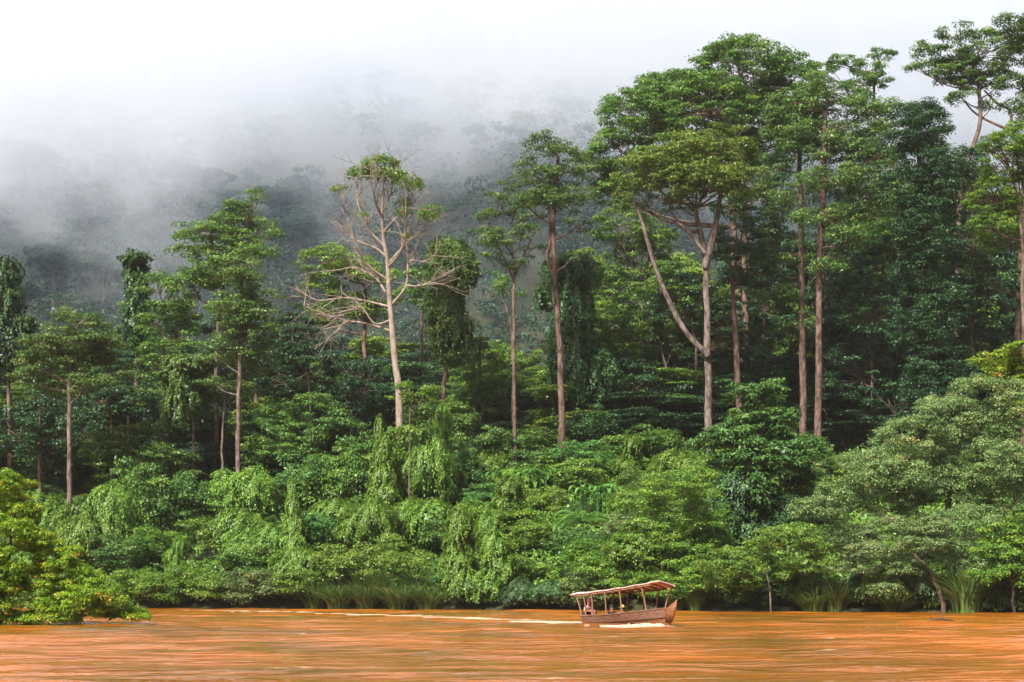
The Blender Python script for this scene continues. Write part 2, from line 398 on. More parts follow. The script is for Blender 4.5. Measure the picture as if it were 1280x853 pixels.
tree("understorey_tree", "mid green tree low between the dark-shelved tree and the half-bare tree", [(385, 470), (390, 590)], 3, 181,
     [(352, 530, 36, 26), (395, 520, 40, 28), (370, 560, 44, 30), (425, 545, 40, 30), (335, 565, 34, 26), (460, 560, 36, 24)], "mid", "grey", sub=1.1, m=105, size=0.30, limbs=False)
tree("understorey_tree", "bushy tree right beside the half-bare tree's foot toward the shaggy tree", [(540, 500), (545, 590)], 3, 180,
     [(525, 528, 34, 24), (560, 520, 34, 26), (590, 545, 38, 28), (535, 560, 40, 28), (620, 560, 34, 24)], "mid", "grey", sub=1.1, m=105, size=0.30, limbs=False)
tree("understorey_tree", "shady tree low between the bare pale trunk and the pale creeper curtain", [(160, 520), (165, 600)], 3, 178,
     [(130, 560, 38, 28), (165, 550, 36, 30), (195, 575, 36, 26), (150, 585, 40, 24), (225, 585, 30, 22)], "mid", "grey", sub=1.1, m=105, size=0.30, limbs=False)
# -- the middle
tree("rainforest_tree", "tall slender tree with a straight red-brown trunk and an open layered crown", [(698, 195), (692, 300), (699, 430), (703, 568)], 5.5, 184,
     [(686, 186, 36, 10), (722, 190, 18, 9), (664, 206, 24, 10), (706, 214, 40, 12), (690, 250, 42, 15), (724, 282, 20, 8), (662, 226, 28, 10), (716, 320, 18, 7), (700, 236, 26, 12), (655, 250, 22, 10)],
     "tier", "red", "tier", sub=0.95, m=85, size=0.28, k=0.75, extra=[([(692, 345), (684, 322), (688, 300), (686, 262)], 2.8), ([(699, 392), (690, 378), (684, 350)], 1.8)])
tree("rainforest_tree", "grey slim-stemmed tree next to the red-brown trunk with a loose pale crown", [(641, 320), (642, 345), (643, 440), (643, 582)], 3.2, 180,
     [(610, 262, 22, 12), (640, 262, 28, 12), (600, 290, 18, 10), (630, 300, 32, 12), (656, 284, 22, 10), (614, 322, 20, 8), (650, 330, 24, 9), (625, 240, 20, 10), (668, 305, 18, 8)],
     "tier", "grey", "tier", sub=0.9, m=85, size=0.27, k=0.75, extra=[([(642, 350), (652, 325), (664, 300)], 1.6), ([(642, 350), (630, 322), (616, 296)], 1.6)])
tree("rainforest_tree", "spindly sparse tree leaning just beside the grey slim stem", [(626, 352), (633, 385), (640, 425)], 1.8, 190,
     [(622, 346, 24, 7), (612, 366, 16, 6), (640, 362, 14, 6)], "tier", "grey", "tier", sub=0.8, m=70, size=0.28, k=0.7)
tree("vine_draped_tree", "dark creeper column standing right behind the straight red-brown trunk", [(714, 340), (716, 520)], 5, 192,
     [(714, 345, 34, 26), (716, 405, 24, 56), (714, 470, 26, 66), (736, 480, 40, 44), (690, 372, 20, 20)], "dark", "grey", "drape", sub=1.1, m=90, size=0.32, hang=0.4, limbs=False)
tree("rainforest_tree", "yellowish small-crowned tree behind the dark creeper column", [(733, 330), (735, 425)], 2.6, 220,
     [(735, 322, 36, 16), (716, 340, 24, 14), (754, 345, 24, 16)], "yel", "red", sub=1.1, m=90, size=0.32)
# the half-bare tree
def bare_tree():
    Y = 176; s = Y / F
    low = P(500, 522, Y)
    base = np.array([low[0], Y, gz(low[0], Y) - 0.5])
    root = empty("bare_tree", base + np.array([0, 0, 0.5])); o = np.array(root.location)
    tag(root, "half-bare pinkish tree with spreading leafless limbs and green tufts only at its top", "tree")
    q = lambda zx, zy, d=0.0: P(320 + zx / 2.666, 140 + zy / 2.666, Y + d)
    mb = MB()
    path = spline([base, P(499, 500, Y), P(494, 455, Y), q(452, 700), q(443, 600), q(438, 500), q(425, 420), q(420, 350), q(424, 260), q(432, 200)], 5)
    tube(mb, path, 4.7 * s * np.linspace(1.1, 0.13, len(path)) ** 1.0, 9)
    lim = [[(440, 562), (370, 510), (340, 450), (310, 370), (282, 268)], [(425, 445), (372, 385), (335, 285), (345, 215)], [(445, 502), (500, 440), (545, 402), (578, 350)],
           [(455, 640), (500, 580), (510, 500), (560, 498), (600, 470)], [(447, 650), (390, 636), (300, 620), (205, 628), (150, 596)], [(447, 730), (390, 712), (310, 700), (260, 738), (195, 792)],
           [(445, 696), (395, 706), (345, 650), (270, 682), (160, 648)], [(432, 602), (400, 556), (330, 520), (255, 532)], [(424, 400), (470, 350), (515, 300), (520, 240)],
           [(421, 350), (395, 290), (400, 200)], [(422, 330), (450, 270), (460, 190)], [(432, 480), (400, 455), (340, 430), (290, 400)], [(500, 580), (550, 580), (600, 560)],
           [(438, 520), (480, 470), (500, 400), (495, 320)]]
    twig = MB()
    for ln in lim:
        dz = np.linspace(0, R.normal(0, 3.2), len(ln))
        c = spline([q(a, b, d) for (a, b), d in zip(ln, dz)], 6)
        tube(mb, c, np.linspace(1.8, 0.35, len(c)) * s, 6)
        for _ in range(16):
            i = R.integers(4, len(c)); a = c[i]
            t = unit(c[i] - c[i - 1]); d = unit(t * 0.8 + R.normal(size=3) * np.array([0.7, 0.7, 0.5]) + np.array([0, 0, 0.25]))
            ln2 = R.uniform(1.5, 4.2); e = a + d * ln2; md = (a + e) / 2 + R.normal(0, 0.18, 3)
            br = spline([a, md, e], 4)
            tube(mb, br, np.linspace(0.05, 0.014, len(br)), 4)
            for _ in range(3):
                b = br[R.integers(2, len(br))]; e2 = b + unit(d + R.normal(size=3) * 0.7) * R.uniform(0.6, 1.8)
                tube(mb, [b, (b + e2) / 2 + R.normal(0, 0.06, 3), e2], [0.026, 0.018, 0.010], 3)
    mb.build("trunk", BARK["bare"], root, True, o)
    cr = MB()
    for (px, py, rx, ry) in [(427, 239, 9, 4), (452, 218, 14, 7), (475, 207, 19, 8), (488, 222, 18, 8), (513, 232, 12, 10), (537, 269, 13, 9), (503, 256, 9, 5), (481, 290, 5, 3), (505, 268, 10, 4), (470, 222, 12, 6), (455, 272, 5, 3), (508, 297, 5, 3)]:
        c = P(px, py, Y + R.normal(0, 0.8)); r = np.array([rx * s, rx * s * 0.8, ry * s])
        S = blob_subs(c, r * 1.35, 0.5, 1.5, -0.6); cluster(cr, S, c, 0.62, 34, 0.25, 0.9, droop=0.4, upw=0.6)
    cr.build("crown", LM["vine"], root, False, o)
    TREES.append(root)
bare_tree()
tree("rainforest_tree", "olive-tinged round-topped tree showing through the half-bare tree's limbs", [(455, 335), (456, 380), (456, 448)], 3.4, 196,
     [(410, 332, 38, 22), (442, 342, 40, 22), (402, 362, 30, 22), (470, 350, 30, 18), (428, 384, 46, 24), (465, 385, 34, 22), (390, 395, 30, 20)], "yel", "red", sub=1.2, m=90, size=0.33)
tree("rainforest_tree", "small reddish-stemmed tree at the half-bare tree's other side", [(530, 370), (528, 400), (526, 470)], 2.6, 200,
     [(528, 350, 26, 20), (512, 372, 24, 18), (540, 382, 22, 18)], "mid", "red", sub=1.1, m=90, size=0.32)
tree("vine_draped_tree", "shaggy creeper-hung tree between the half-bare tree and the grey slim stem", [(562, 330), (560, 430), (554, 510)], 4, 188,
     [(560, 316, 26, 20), (566, 352, 26, 34), (556, 402, 24, 44), (578, 338, 18, 24), (545, 330, 16, 16), (565, 430, 24, 40)], "mid", "red", "drape", sub=1.0, m=90, size=0.3, hang=0.45, limbs=False)
# -- the left
tree("rainforest_tree", "tall dark-shelved tree whose lopsided crown leans toward the half-bare tree", [(285, 330), (272, 420), (269, 590)], 4, 190,
     [(316, 250, 22, 12), (292, 272, 34, 15), (258, 290, 42, 14), (322, 288, 28, 16), (238, 312, 28, 12), (292, 312, 44, 18), (252, 345, 34, 18), (322, 325, 26, 18), (232, 360, 24, 18), (280, 345, 40, 18), (300, 262, 20, 12)],
     "mid", "red", "tier", sub=1.1, m=95, size=0.31, k=0.85)
tree("rainforest_tree", "lighter tree in front of the dark-shelved one with a pale straight trunk", [(303, 330), (300, 420), (297, 570)], 4, 178,
     [(306, 345, 36, 18), (318, 372, 36, 20), (296, 385, 38, 16), (318, 402, 40, 16), (284, 412, 32, 14), (306, 432, 40, 14), (270, 440, 26, 12), (335, 425, 20, 14), (310, 455, 26, 9), (265, 478, 26, 8)],
     "tier", "pale", "tier", sub=1.0, m=90, size=0.28, k=0.8)
tree("understorey_tree", "thin grey tree beside the pale straight trunk, its lean stem half hidden", [(282, 480), (278, 580)], 2.4, 182,
     [(262, 498, 30, 9), (286, 485, 22, 8), (250, 482, 20, 8)], "tier", "pale", "tier", sub=0.9, m=90, size=0.28)
tree("vine_draped_tree", "narrow dark pillar of creepers with a yellowish tuft on top", [(168, 330), (170, 440)], 3.5, 196,
     [(168, 345, 14, 22), (169, 375, 13, 34), (171, 410, 15, 34), (168, 326, 18, 8)], "dark", "grey", "drape", sub=0.9, m=90, size=0.3, hang=0.45, limbs=False)
tree("rainforest_tree", "dark bushy tree next to the narrow creeper pillar", [(204, 380), (206, 520)], 3.5, 194,
     [(198, 358, 22, 20), (214, 378, 26, 26), (196, 405, 24, 30), (222, 420, 26, 30), (202, 455, 30, 34)], "mid", "grey", sub=1.2, m=105, size=0.32)
tree("rainforest_tree", "light green spreading tree on a single bare pale trunk near the gold bush", [(89, 440), (88, 490), (86, 608)], 4.2, 172,
     [(60, 428, 38, 16), (98, 405, 42, 20), (130, 428, 34, 18), (48, 456, 30, 15), (92, 446, 50, 18), (140, 462, 32, 16), (70, 480, 40, 12), (115, 480, 30, 12), (90, 425, 40, 16), (28, 470, 26, 14)],
     "tier", "pale", "tier", sub=1.0, m=95, size=0.28, k=0.85, extra=[([(88, 492), (80, 480), (70, 462)], 1.8), ([(88, 492), (97, 478), (106, 460)], 1.8)])
tree("vine_draped_tree", "dark creeper-wrapped tree at the photo's far edge beyond the gold bush", [(8, 345), (12, 560)], 4, 190,
     [(8, 345, 16, 22), (10, 390, 18, 34), (12, 440, 22, 44), (30, 412, 18, 16), (-12, 420, 22, 50)], "dark", "grey", "drape", sub=1.0, m=90, size=0.3, hang=0.45, limbs=False)
tree("vine_draped_tree", "pale curtain of hanging creepers between the bare pale trunk and the dark-shelved tree", [(238, 460), (242, 575)], 3, 183,
     [(228, 458, 26, 14), (252, 462, 24, 12), (240, 495, 28, 40), (222, 520, 18, 34), (212, 470, 16, 14)], "mid", "grey", "drape", sub=1.0, m=90, size=0.28, hang=0.5, limbs=False)
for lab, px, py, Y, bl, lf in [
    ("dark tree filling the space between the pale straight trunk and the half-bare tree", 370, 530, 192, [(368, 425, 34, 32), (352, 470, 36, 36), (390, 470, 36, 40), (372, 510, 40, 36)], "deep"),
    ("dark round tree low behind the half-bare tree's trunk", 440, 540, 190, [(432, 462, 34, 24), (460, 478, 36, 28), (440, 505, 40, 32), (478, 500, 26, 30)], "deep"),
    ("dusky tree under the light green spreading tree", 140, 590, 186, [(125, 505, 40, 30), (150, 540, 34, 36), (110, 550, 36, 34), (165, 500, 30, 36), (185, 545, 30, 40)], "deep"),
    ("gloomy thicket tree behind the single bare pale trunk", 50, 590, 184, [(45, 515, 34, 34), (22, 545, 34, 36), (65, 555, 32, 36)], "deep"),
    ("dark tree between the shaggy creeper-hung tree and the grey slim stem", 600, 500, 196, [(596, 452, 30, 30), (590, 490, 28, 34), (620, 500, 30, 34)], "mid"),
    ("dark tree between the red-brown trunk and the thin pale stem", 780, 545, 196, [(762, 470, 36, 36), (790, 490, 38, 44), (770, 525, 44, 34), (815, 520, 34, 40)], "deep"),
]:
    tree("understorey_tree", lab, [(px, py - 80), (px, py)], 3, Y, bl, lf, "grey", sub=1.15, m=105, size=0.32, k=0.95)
tree("umbrella_sapling", "small flat-topped sapling on a thin stem in front of the half-bare tree's foot", [(512, 500), (512, 598)], 1.3, 168,
     [(497, 490, 22, 6), (528, 498, 26, 5), (512, 484, 16, 5), (540, 490, 12, 4)], "bright", "grey", "tier", sub=0.7, m=80, size=0.25, k=0.8)
# -- big trees on the bank itself
tree("broadleaf_tree", "big-leaved fresh green tree on the bank above the boat's bow, tiers of drooping leaves", [(950, 500), (956, 590), (958, 690)], 4, 152,
     [(948, 488, 34, 12), (905, 545, 34, 11), (950, 525, 48, 18), (1002, 556, 38, 14), (958, 572, 58, 22), (912, 585, 30, 14), (985, 600, 44, 18), (940, 612, 44, 18), (880, 552, 18, 6)],
     "blue", "grey", "tier", sub=0.85, m=80, size=0.42, k=1.15, slim=0.42)
tree("vine_draped_tree", "shadowed creeper curtain hanging beneath the big-leaved bank tree", [(930, 600), (932, 690)], 3, 151,
     [(930, 625, 40, 34), (905, 640, 34, 44), (968, 640, 34, 40), (940, 675, 46, 40)], "dark", "grey", "drape", sub=0.9, m=80, size=0.26, hang=0.45, limbs=False)
tree("bank_tree", "huge grey-olive tree sloping down to the water at the far end of the bank", [(1210, 540), (1185, 640), (1195, 745)], 6, 137,
     [(1225, 500, 40, 34), (1180, 530, 44, 34), (1130, 556, 44, 34), (1090, 590, 46, 32), (1150, 590, 50, 36), (1215, 560, 50, 40), (1255, 590, 40, 40), (1190, 612, 50, 28), (1115, 628, 40, 26), (1058, 620, 40, 26), (1245, 540, 40, 30), (1270, 505, 30, 30), (1160, 505, 16, 14), (1235, 630, 44, 24), (1020, 640, 36, 20), (1195, 660, 46, 26, -3.5), (1212, 700, 44, 28, -3.5), (1178, 735, 40, 24, -3), (1225, 740, 34, 20, -3), (1060, 680, 44, 28), (1085, 735, 40, 22, -1), (1110, 600, 44, 30, -3), (1230, 585, 44, 34, -3)],
     "olive", "grey", sub=0.85, m=135, flat=0.65, size=0.20, k=1.15, limbs=False)
tree("bank_tree", "small silvery-olive tree leaning low over the water below the huge olive one", [(1140, 690), (1165, 720), (1180, 762)], 4, 130,
     [(1120, 662, 40, 20), (1155, 682, 36, 18), (1092, 690, 36, 14), (1072, 712, 34, 12), (1130, 712, 36, 14), (1165, 660, 30, 16), (1105, 738, 26, 10)], "olive", "grey", sub=0.7, m=125, size=0.19, k=1.1, limbs=False)
tree("bank_tree", "yellow-leaved tree crest peeping over the top of the huge olive bank tree", [(1262, 470), (1268, 600)], 4, 142,
     [(1250, 448, 32, 14), (1278, 440, 28, 14), (1262, 470, 34, 22), (1290, 480, 34, 40), (1278, 520, 30, 30)], "gold", "grey", sub=0.8, m=105, size=0.24, k=1.1, limbs=False)
tree("bank_tree", "bright green bush-like tree at the water beyond the tall reed clump", [(1265, 700), (1268, 760)], 3, 127,
     [(1258, 672, 36, 20), (1240, 695, 30, 16), (1275, 700, 36, 26), (1255, 722, 34, 18), (1290, 660, 34, 30), (1228, 720, 20, 10)], "bright", "grey", sub=0.75, m=110, size=0.24, k=1.1, limbs=False)
tree("bank_tree", "rounded olive-green tree spilling over the bank between the boat and the huge olive tree", [(958, 700), (962, 755)], 1.6, 134,
     [(905, 706, 40, 22), (940, 690, 36, 18), (978, 676, 40, 20), (1010, 700, 36, 26), (960, 716, 44, 22), (920, 728, 36, 16), (1000, 666, 30, 16)], "vine", "grey", sub=0.85, m=135, size=0.20, k=1.1, limbs=False)
tree("bank_tree", "wide arching tree smothered in pale creepers right behind the boat's roof", [(835, 640), (842, 740)], 4, 142,
     [(800, 632, 34, 22), (838, 612, 40, 22), (868, 600, 32, 20), (848, 645, 44, 30), (810, 668, 40, 28), (880, 640, 30, 34), (780, 690, 40, 26), (740, 712, 34, 18), (830, 700, 44, 26), (720, 735, 30, 16), (870, 690, 36, 30)],
     "vine", "grey", sub=0.9, m=135, size=0.20, k=1.1, limbs=False)

# the bush in front, on the near side of the river
tree("riverside_bush", "large golden-green bush leaning out over the water on the near bank", [(20, 640), (10, 700), (0, 782)], 4, 80,
     [(4, 606, 30, 20), (-15, 640, 30, 50), (26, 640, 28, 22), (10, 668, 40, 26), (48, 676, 30, 18), (30, 700, 50, 26), (72, 702, 30, 18), (-10, 720, 50, 40), (60, 728, 50, 24), (98, 722, 30, 20), (112, 744, 32, 18), (30, 752, 50, 26), (80, 756, 40, 18),
      (138, 752, 24, 12), (124, 728, 18, 9), (158, 768, 22, 7), (120, 767, 36, 9), (60, 774, 50, 9), (5, 776, 50, 9), (-25, 750, 50, 36), (172, 772, 16, 5), (150, 772, 24, 7), (165, 762, 12, 4), (36, 606, 9, 9), (44, 640, 10, 14), (90, 690, 12, 10), (145, 738, 10, 6)],
     "gold", "grey", sub=0.40, m=125, size=0.122, k=1.05, deep=0.8, flat=0.6, limbs=False)

# ------------------------------------------------------------------ repeated kinds
LAND = [(10, "the dark tree at the edge"), (88, "the single bare pale trunk"), (168, "the narrow creeper pillar"), (238, "the pale creeper curtain"), (298, "the pale straight trunk"), (372, "the dark gap"),
        (497, "the half-bare tree"), (560, "the shaggy tree"), (643, "the grey slim stem"), (702, "the straight red-brown trunk"), (780, "the boat"), (886, "the forked trunk"), (950, "the big-leaved bank tree"),
        (1013, "the twin red trunks"), (1148, "the creeper-swathed tree"), (1235, "the huge olive bank tree")]
USED = set()


def where(px):
    d = [(abs(px - a), a, n) for a, n in LAND]
    dd, a, n = min(d)
    if dd < 14: return "right below " + n
    lo = [x for x in LAND if x[0] <= px]; hi = [x for x in LAND if x[0] > px]
    if dd < 30: return "just %s of %s" % ("left" if px < a else "right", n)
    if lo and hi: return "between %s and %s" % (lo[-1][1].replace("the boat", "the boat"), hi[0][1])
    return "beyond " + (hi[0][1] if hi else lo[-1][1])


def tier_word(py):
    return ("at the water's edge" if py > 738 else "low on the bank" if py > 700 else "halfway up the bank" if py > 655 else "high on the bank" if py > 610 else "at the forest foot" if py > 560 else "among the trunks")


def pick_label(look, px, py):
    w = where(px)
    for e in ("", "broad ", "small ", "lumpy ", "leaning ", "ragged ", "squat ", "loose ", "shaggy ", "upright ", "dense ", "thin "):
        s = "%s%s %s %s" % (e, look, tier_word(py), w)
        t = s.split()
        if len(t) > 16: s = "%s%s %s" % (e, look, w)
        if s not in USED and len(s.split()) <= 16:
            USED.add(s); return s
    USED.add(s); return s


def shrub_mesh(kind, leaf, h, w, seed):
    global R
    keep, R = R, np.random.default_rng(seed)
    mb = MB()
    if kind == "dome":
        n = 8
        for i in range(n):
            a = R.uniform(0, 2 * np.pi); q = w * R.uniform(0.1, 0.5)
            c = np.array([math.cos(a) * q, math.sin(a) * q, h * R.uniform(0.35, 0.72)])
            r = np.array([w * 0.5, w * 0.5, h * 0.33]) * R.uniform(0.75, 1.15)
            cluster(mb, blob_subs(c, r, 0.55, 0.75), c, 0.55, 105, 0.17, 0.6)
    elif kind == "drape":
        for i in range(5):
            a = R.uniform(0, 2 * np.pi); q = w * R.uniform(0.0, 0.5)
            hh = h * R.uniform(0.5, 0.8) if i else h * 0.75
            drape(mb, (math.cos(a) * q, math.sin(a) * q, hh * 0.75), (w * R.uniform(0.38, 0.6), w * R.uniform(0.38, 0.6), hh * 0.38), 150, 36, 0.14, 0.5, 0.45)
            cc = np.array([math.cos(a) * q, math.sin(a) * q, hh * 0.75]); cluster(mb, blob_subs(cc, np.array([w * 0.5, w * 0.5, hh * 0.42]), 0.5, 0.32, -0.3), cc, 0.42, 80, 0.15, 0.6, droop=0.6)
    elif kind == "column":
        for i in range(4):
            z = h * (0.86 - 0.2 * i)
            drape(mb, (R.normal(0, w * 0.12), R.normal(0, w * 0.12), z), (w * (0.36 + 0.07 * i), w * (0.36 + 0.07 * i), h * 0.17), 120, 44, 0.15, 0.5, 0.5)
    elif kind == "cone":
        for i in range(5):
            z = h * (0.92 - 0.19 * i)
            drape(mb, (R.normal(0, 0.1), R.normal(0, 0.1), z), (w * (0.14 + 0.12 * i), w * (0.14 + 0.12 * i), h * 0.15), 80 + 24 * i, 30, 0.15, 0.55, 0.5)
    elif kind == "broad":                       # clump of long glossy leaves on stalks
        for i in range(90):
            a = R.uniform(0, 2 * np.pi); b = np.array([R.normal(0, w * 0.4), R.normal(0, w * 0.4), 0])
            hh = h * R.uniform(0.35, 0.8); ln = R.uniform(0.5, 1.05)
            ou = np.array([math.cos(a), math.sin(a), 0])
            prev = None; sd = np.array([-math.sin(a), math.cos(a), 0])
            vs = []; nn = 6
            for j in range(nn):
                t = j / (nn - 1)
                p = b + ou * ln * t * 0.8 + np.array([0, 0, hh + ln * (0.75 * t - 0.95 * t * t)])
                wd = 0.12 * math.sin(math.pi * (0.12 + 0.86 * t)) + 0.005
                vs += [p + sd * wd + np.array([0, 0, wd * 0.35]), p - sd * wd + np.array([0, 0, wd * 0.35])]
            f = [[2 * j, 2 * j + 1, 2 * j + 3, 2 * j + 2] for j in range(nn - 1)]
            mb.add(vs, f, np.full(nn - 1, np.clip(R.normal(0.5, 0.2), 0, 1)))
            tube(mb, spline([b, b + np.array([0, 0, hh * 0.6]) + ou * 0.03, b + np.array([0, 0, hh])], 2), np.full(5, 0.025), 4, t=0.2)
    elif kind == "palm":
        for i in range(15):
            a = R.uniform(0, 2 * np.pi); ou = np.array([math.cos(a), math.sin(a), 0]); sd = np.array([-math.sin(a), math.cos(a), 0])
            ln = w * R.uniform(0.8, 1.2); lift = R.uniform(0.3, 1.2)
            t = np.linspace(0, 1, 26)[:, None]
            rib = np.array([0, 0, h * 0.35]) + ou * ln * t * 0.85 + np.array([0, 0, 1.0]) * ln * (lift * t - 0.9 * lift * t * t - 0.25 * t ** 3)
            tube(mb, rib[::3], np.linspace(0.03, 0.008, len(rib[::3])), 4, t=0.4)
            for sg in (-1, 1):
                L = 0.75 * np.sin(np.pi * (0.15 + 0.8 * t[2:, 0])) + 0.1
                ax = sd * sg + ou * 0.55 + np.array([0, 0, -0.35])
                p = rib[2:] + unit(np.tile(ax, (len(L), 1))) * L[:, None] * 0.5
                leaves(mb, p, np.tile(np.array([0, 0, 1.0]) + sd * sg * 0.2, (len(L), 1)), np.tile(ax, (len(L), 1)), L, np.full(len(L), 0.075), np.clip(R.normal(0.5, 0.15) + R.normal(0, 0.08, len(L)), 0, 1), 0.1)
    elif kind == "reed":
        for i in range(420):
            a = R.uniform(0, 2 * np.pi); ou = np.array([math.cos(a), math.sin(a), 0]); sd = np.array([-math.sin(a), math.cos(a), 0])
            b = ou * w * 0.35 * R.uniform(0, 1) ** 0.7 + R.normal(0, 0.06, 3) * np.array([1, 1, 0]); ln = h * R.uniform(0.6, 1.15); lean = R.uniform(0.15, 0.9)
            vs = []; nn = 6
            for j in range(nn):
                t = j / (nn - 1)
                p = b + ou * ln * lean * t * t + np.array([0, 0, ln * (t - 0.42 * lean * t ** 3)])
                wd = 0.05 * (1 - t) ** 0.6 + 0.003
                vs += [p + sd * wd, p - sd * wd]
            f = [[2 * j, 2 * j + 1, 2 * j + 3, 2 * j + 2] for j in range(nn - 1)]
            mb.add(vs, f, np.full(nn - 1, np.clip(R.normal(0.5, 0.22), 0, 1)))
    R = keep
    return mb.mesh("foliage", LM[leaf])


PROTO = {}


def shrub(kind, leaf, px, py, hpx, wpx, Y=None, variant=0, label=None, name=None, group=None):
    """base at photo point (px, py); height and width in photo pixels"""
    if Y is None:                                   # walk along the ray until it meets the ground
        Y = float(bank_y((px - 640) * 145 / F)) + 0.2
        while Y < 235:
            q = P(px, py, Y)
            if q[2] <= gz(q[0], Y): break
            Y += 0.4
    h0, w0 = {"dome": (4, 2.6), "drape": (4.5, 3), "column": (7, 2.4), "cone": (6, 2.6), "broad": (2.4, 2.2), "palm": (3, 2.6), "reed": (3, 2)}[kind]
    key = (kind, leaf, variant)
    if key not in PROTO:
        PROTO[key] = shrub_mesh(kind, leaf, h0, w0, hash(str(key)) % 1000 if False else sum(map(ord, str(key))))
    q = P(px, py, Y)
    nm = name or {"dome": "shrub", "drape": "creeper_mound", "column": "creeper_column", "cone": "creeper_cone", "broad": "broadleaf_plant", "palm": "palm_plant", "reed": "reed_clump"}[kind]
    look = {"dome": {"mid": "mid green shrub", "vine": "leafy green shrub", "dark": "dark green shrub", "olive": "grey-olive shrub", "bright": "bright green shrub", "blue": "cool green shrub", "yel": "yellow-green shrub"}.get(leaf, "green shrub"),
            "drape": "dark creeper mound" if leaf == "dark" else "creeper-smothered mound", "column": "column of hanging creepers", "cone": "pointed creeper-clad stump", "broad": "clump of big glossy leaves", "palm": "feathery palm", "reed": "reed clump"}[kind]
    o = bpy.data.objects.new(nm, PROTO[key]); COL.objects.link(o)
    z = min(q[2], gz(q[0], Y) + 0.3)
    o.location = (q[0], Y, z - 0.3)
    sz = (hpx * Y / F + (q[2] - z) + 0.3) / h0; sw = wpx * Y / F / (2 * w0 * 0.72)
    o.scale = (sw, sw * random.uniform(0.85, 1.1), sz); o.rotation_euler = (0, 0, random.uniform(0, 6.28))
    o["kind"] = "thing"
    tag(o, label or pick_label(look, px, py - hpx * 0.4), {"reed": "reeds", "palm": "palm", "broad": "plant"}.get(kind, "shrub" if kind == "dome" else "creeper"),
        group or {"dome": "shrubs on the far bank", "drape": "creeper mounds on the far bank", "broad": "big-leaved plants on the far bank", "palm": "palms on the far bank", "reed": "reeds along the water"}.get(kind))
    return o


# named ones, read off the photo
shrub("column", "vine", 553, 640, 126, 44, variant=1, Y=171.0, label="green creeper column standing alone below the shaggy creeper-hung tree")
shrub("cone", "vine", 478, 655, 122, 62, variant=1, Y=167.0, label="pointed creeper-clad stump below the half-bare tree")
shrub("cone", "vine", 366, 690, 82, 52, variant=2, Y=158.0, label="rounded hump of creepers shaped like a hood below the dark gap")
shrub("column", "vine", 575, 763, 120, 60, variant=2, label="hanging creeper column touching the water below the green creeper column")
shrub("column", "vine", 618, 764, 118, 62, variant=3, label="creeper pillar at the water between the grey slim stem and the hanging column")
shrub("column", "vine", 640, 690, 90, 70, variant=1, label="creeper shoulder falling from the bank under the grey slim stem")
shrub("drape", "vine", 545, 700, 80, 90, variant=1); shrub("drape", "vine", 460, 705, 86, 84, variant=2); shrub("drape", "vine", 515, 690, 76, 70, variant=3)
shrub("drape", "vine", 300, 712, 86, 80, variant=3); shrub("drape", "vine", 325, 725, 74, 64, variant=1)
for px, py, h, w, k, l, v in [
    (1208, 766, 64, 70, "reed", "reed", 1), (1018, 765, 40, 64, "reed", "reed", 2), (1045, 765, 44, 50, "reed", "reed", 1), (870, 764, 36, 36, "reed", "reed", 2), (1120, 765, 34, 60, "reed", "reed", 2),
    (425, 761, 44, 60, "reed", "reed", 1), (460, 761, 56, 64, "reed", "reed", 2), (500, 762, 52, 66, "reed", "reed", 1), (535, 762, 48, 60, "reed", "reed", 2), (395, 760, 50, 54, "reed", "reed", 2), (845, 764, 30, 34, "reed", "reed", 1),
    (480, 742, 44, 60, "reed", "reed", 1), (520, 740, 44, 60, "reed", "reed", 2), (440, 735, 46, 60, "reed", "reed", 2)]:
    shrub(k, l, px, py, h * (0.78 if px < 600 else 1), w, variant=v)
# waterside row
for px, h, w, k, l, v in [(170, 52, 70, "dome", "vine", 1), (205, 50, 70, "dome", "bright", 1), (240, 62, 70, "dome", "bright", 2), (275, 54, 66, "dome", "vine", 2), (310, 48, 64, "dome", "olive", 1), (345, 54, 70, "dome", "olive", 2), (378, 50, 60, "dome", "vine", 1),
                          (650, 44, 50, "drape", "dark", 1), (690, 40, 60, "drape", "dark", 2), (725, 50, 70, "dome", "olive", 1), (765, 60, 74, "dome", "vine", 2), (800, 56, 64, "dome", "vine", 1), (835, 60, 70, "dome", "vine", 2), (880, 62, 66, "dome", "vine", 1), (925, 50, 60, "dome", "mid", 1), (975, 48, 60, "dome", "dark", 1), (1000, 60, 60, "dome", "mid", 2),
                          (1075, 56, 60, "drape", "dark", 2), (1150, 60, 66, "drape", "dark", 1), (1185, 56, 60, "dome", "mid", 1), (1250, 50, 60, "dome", "mid", 2), (1275, 60, 60, "dome", "dark", 1), (1100, 60, 60, "drape", "vine", 1)]:
    shrub(k, l, px, 762 + max(0, px - 180) / 1100 * 4 - 1, h, w, variant=v)
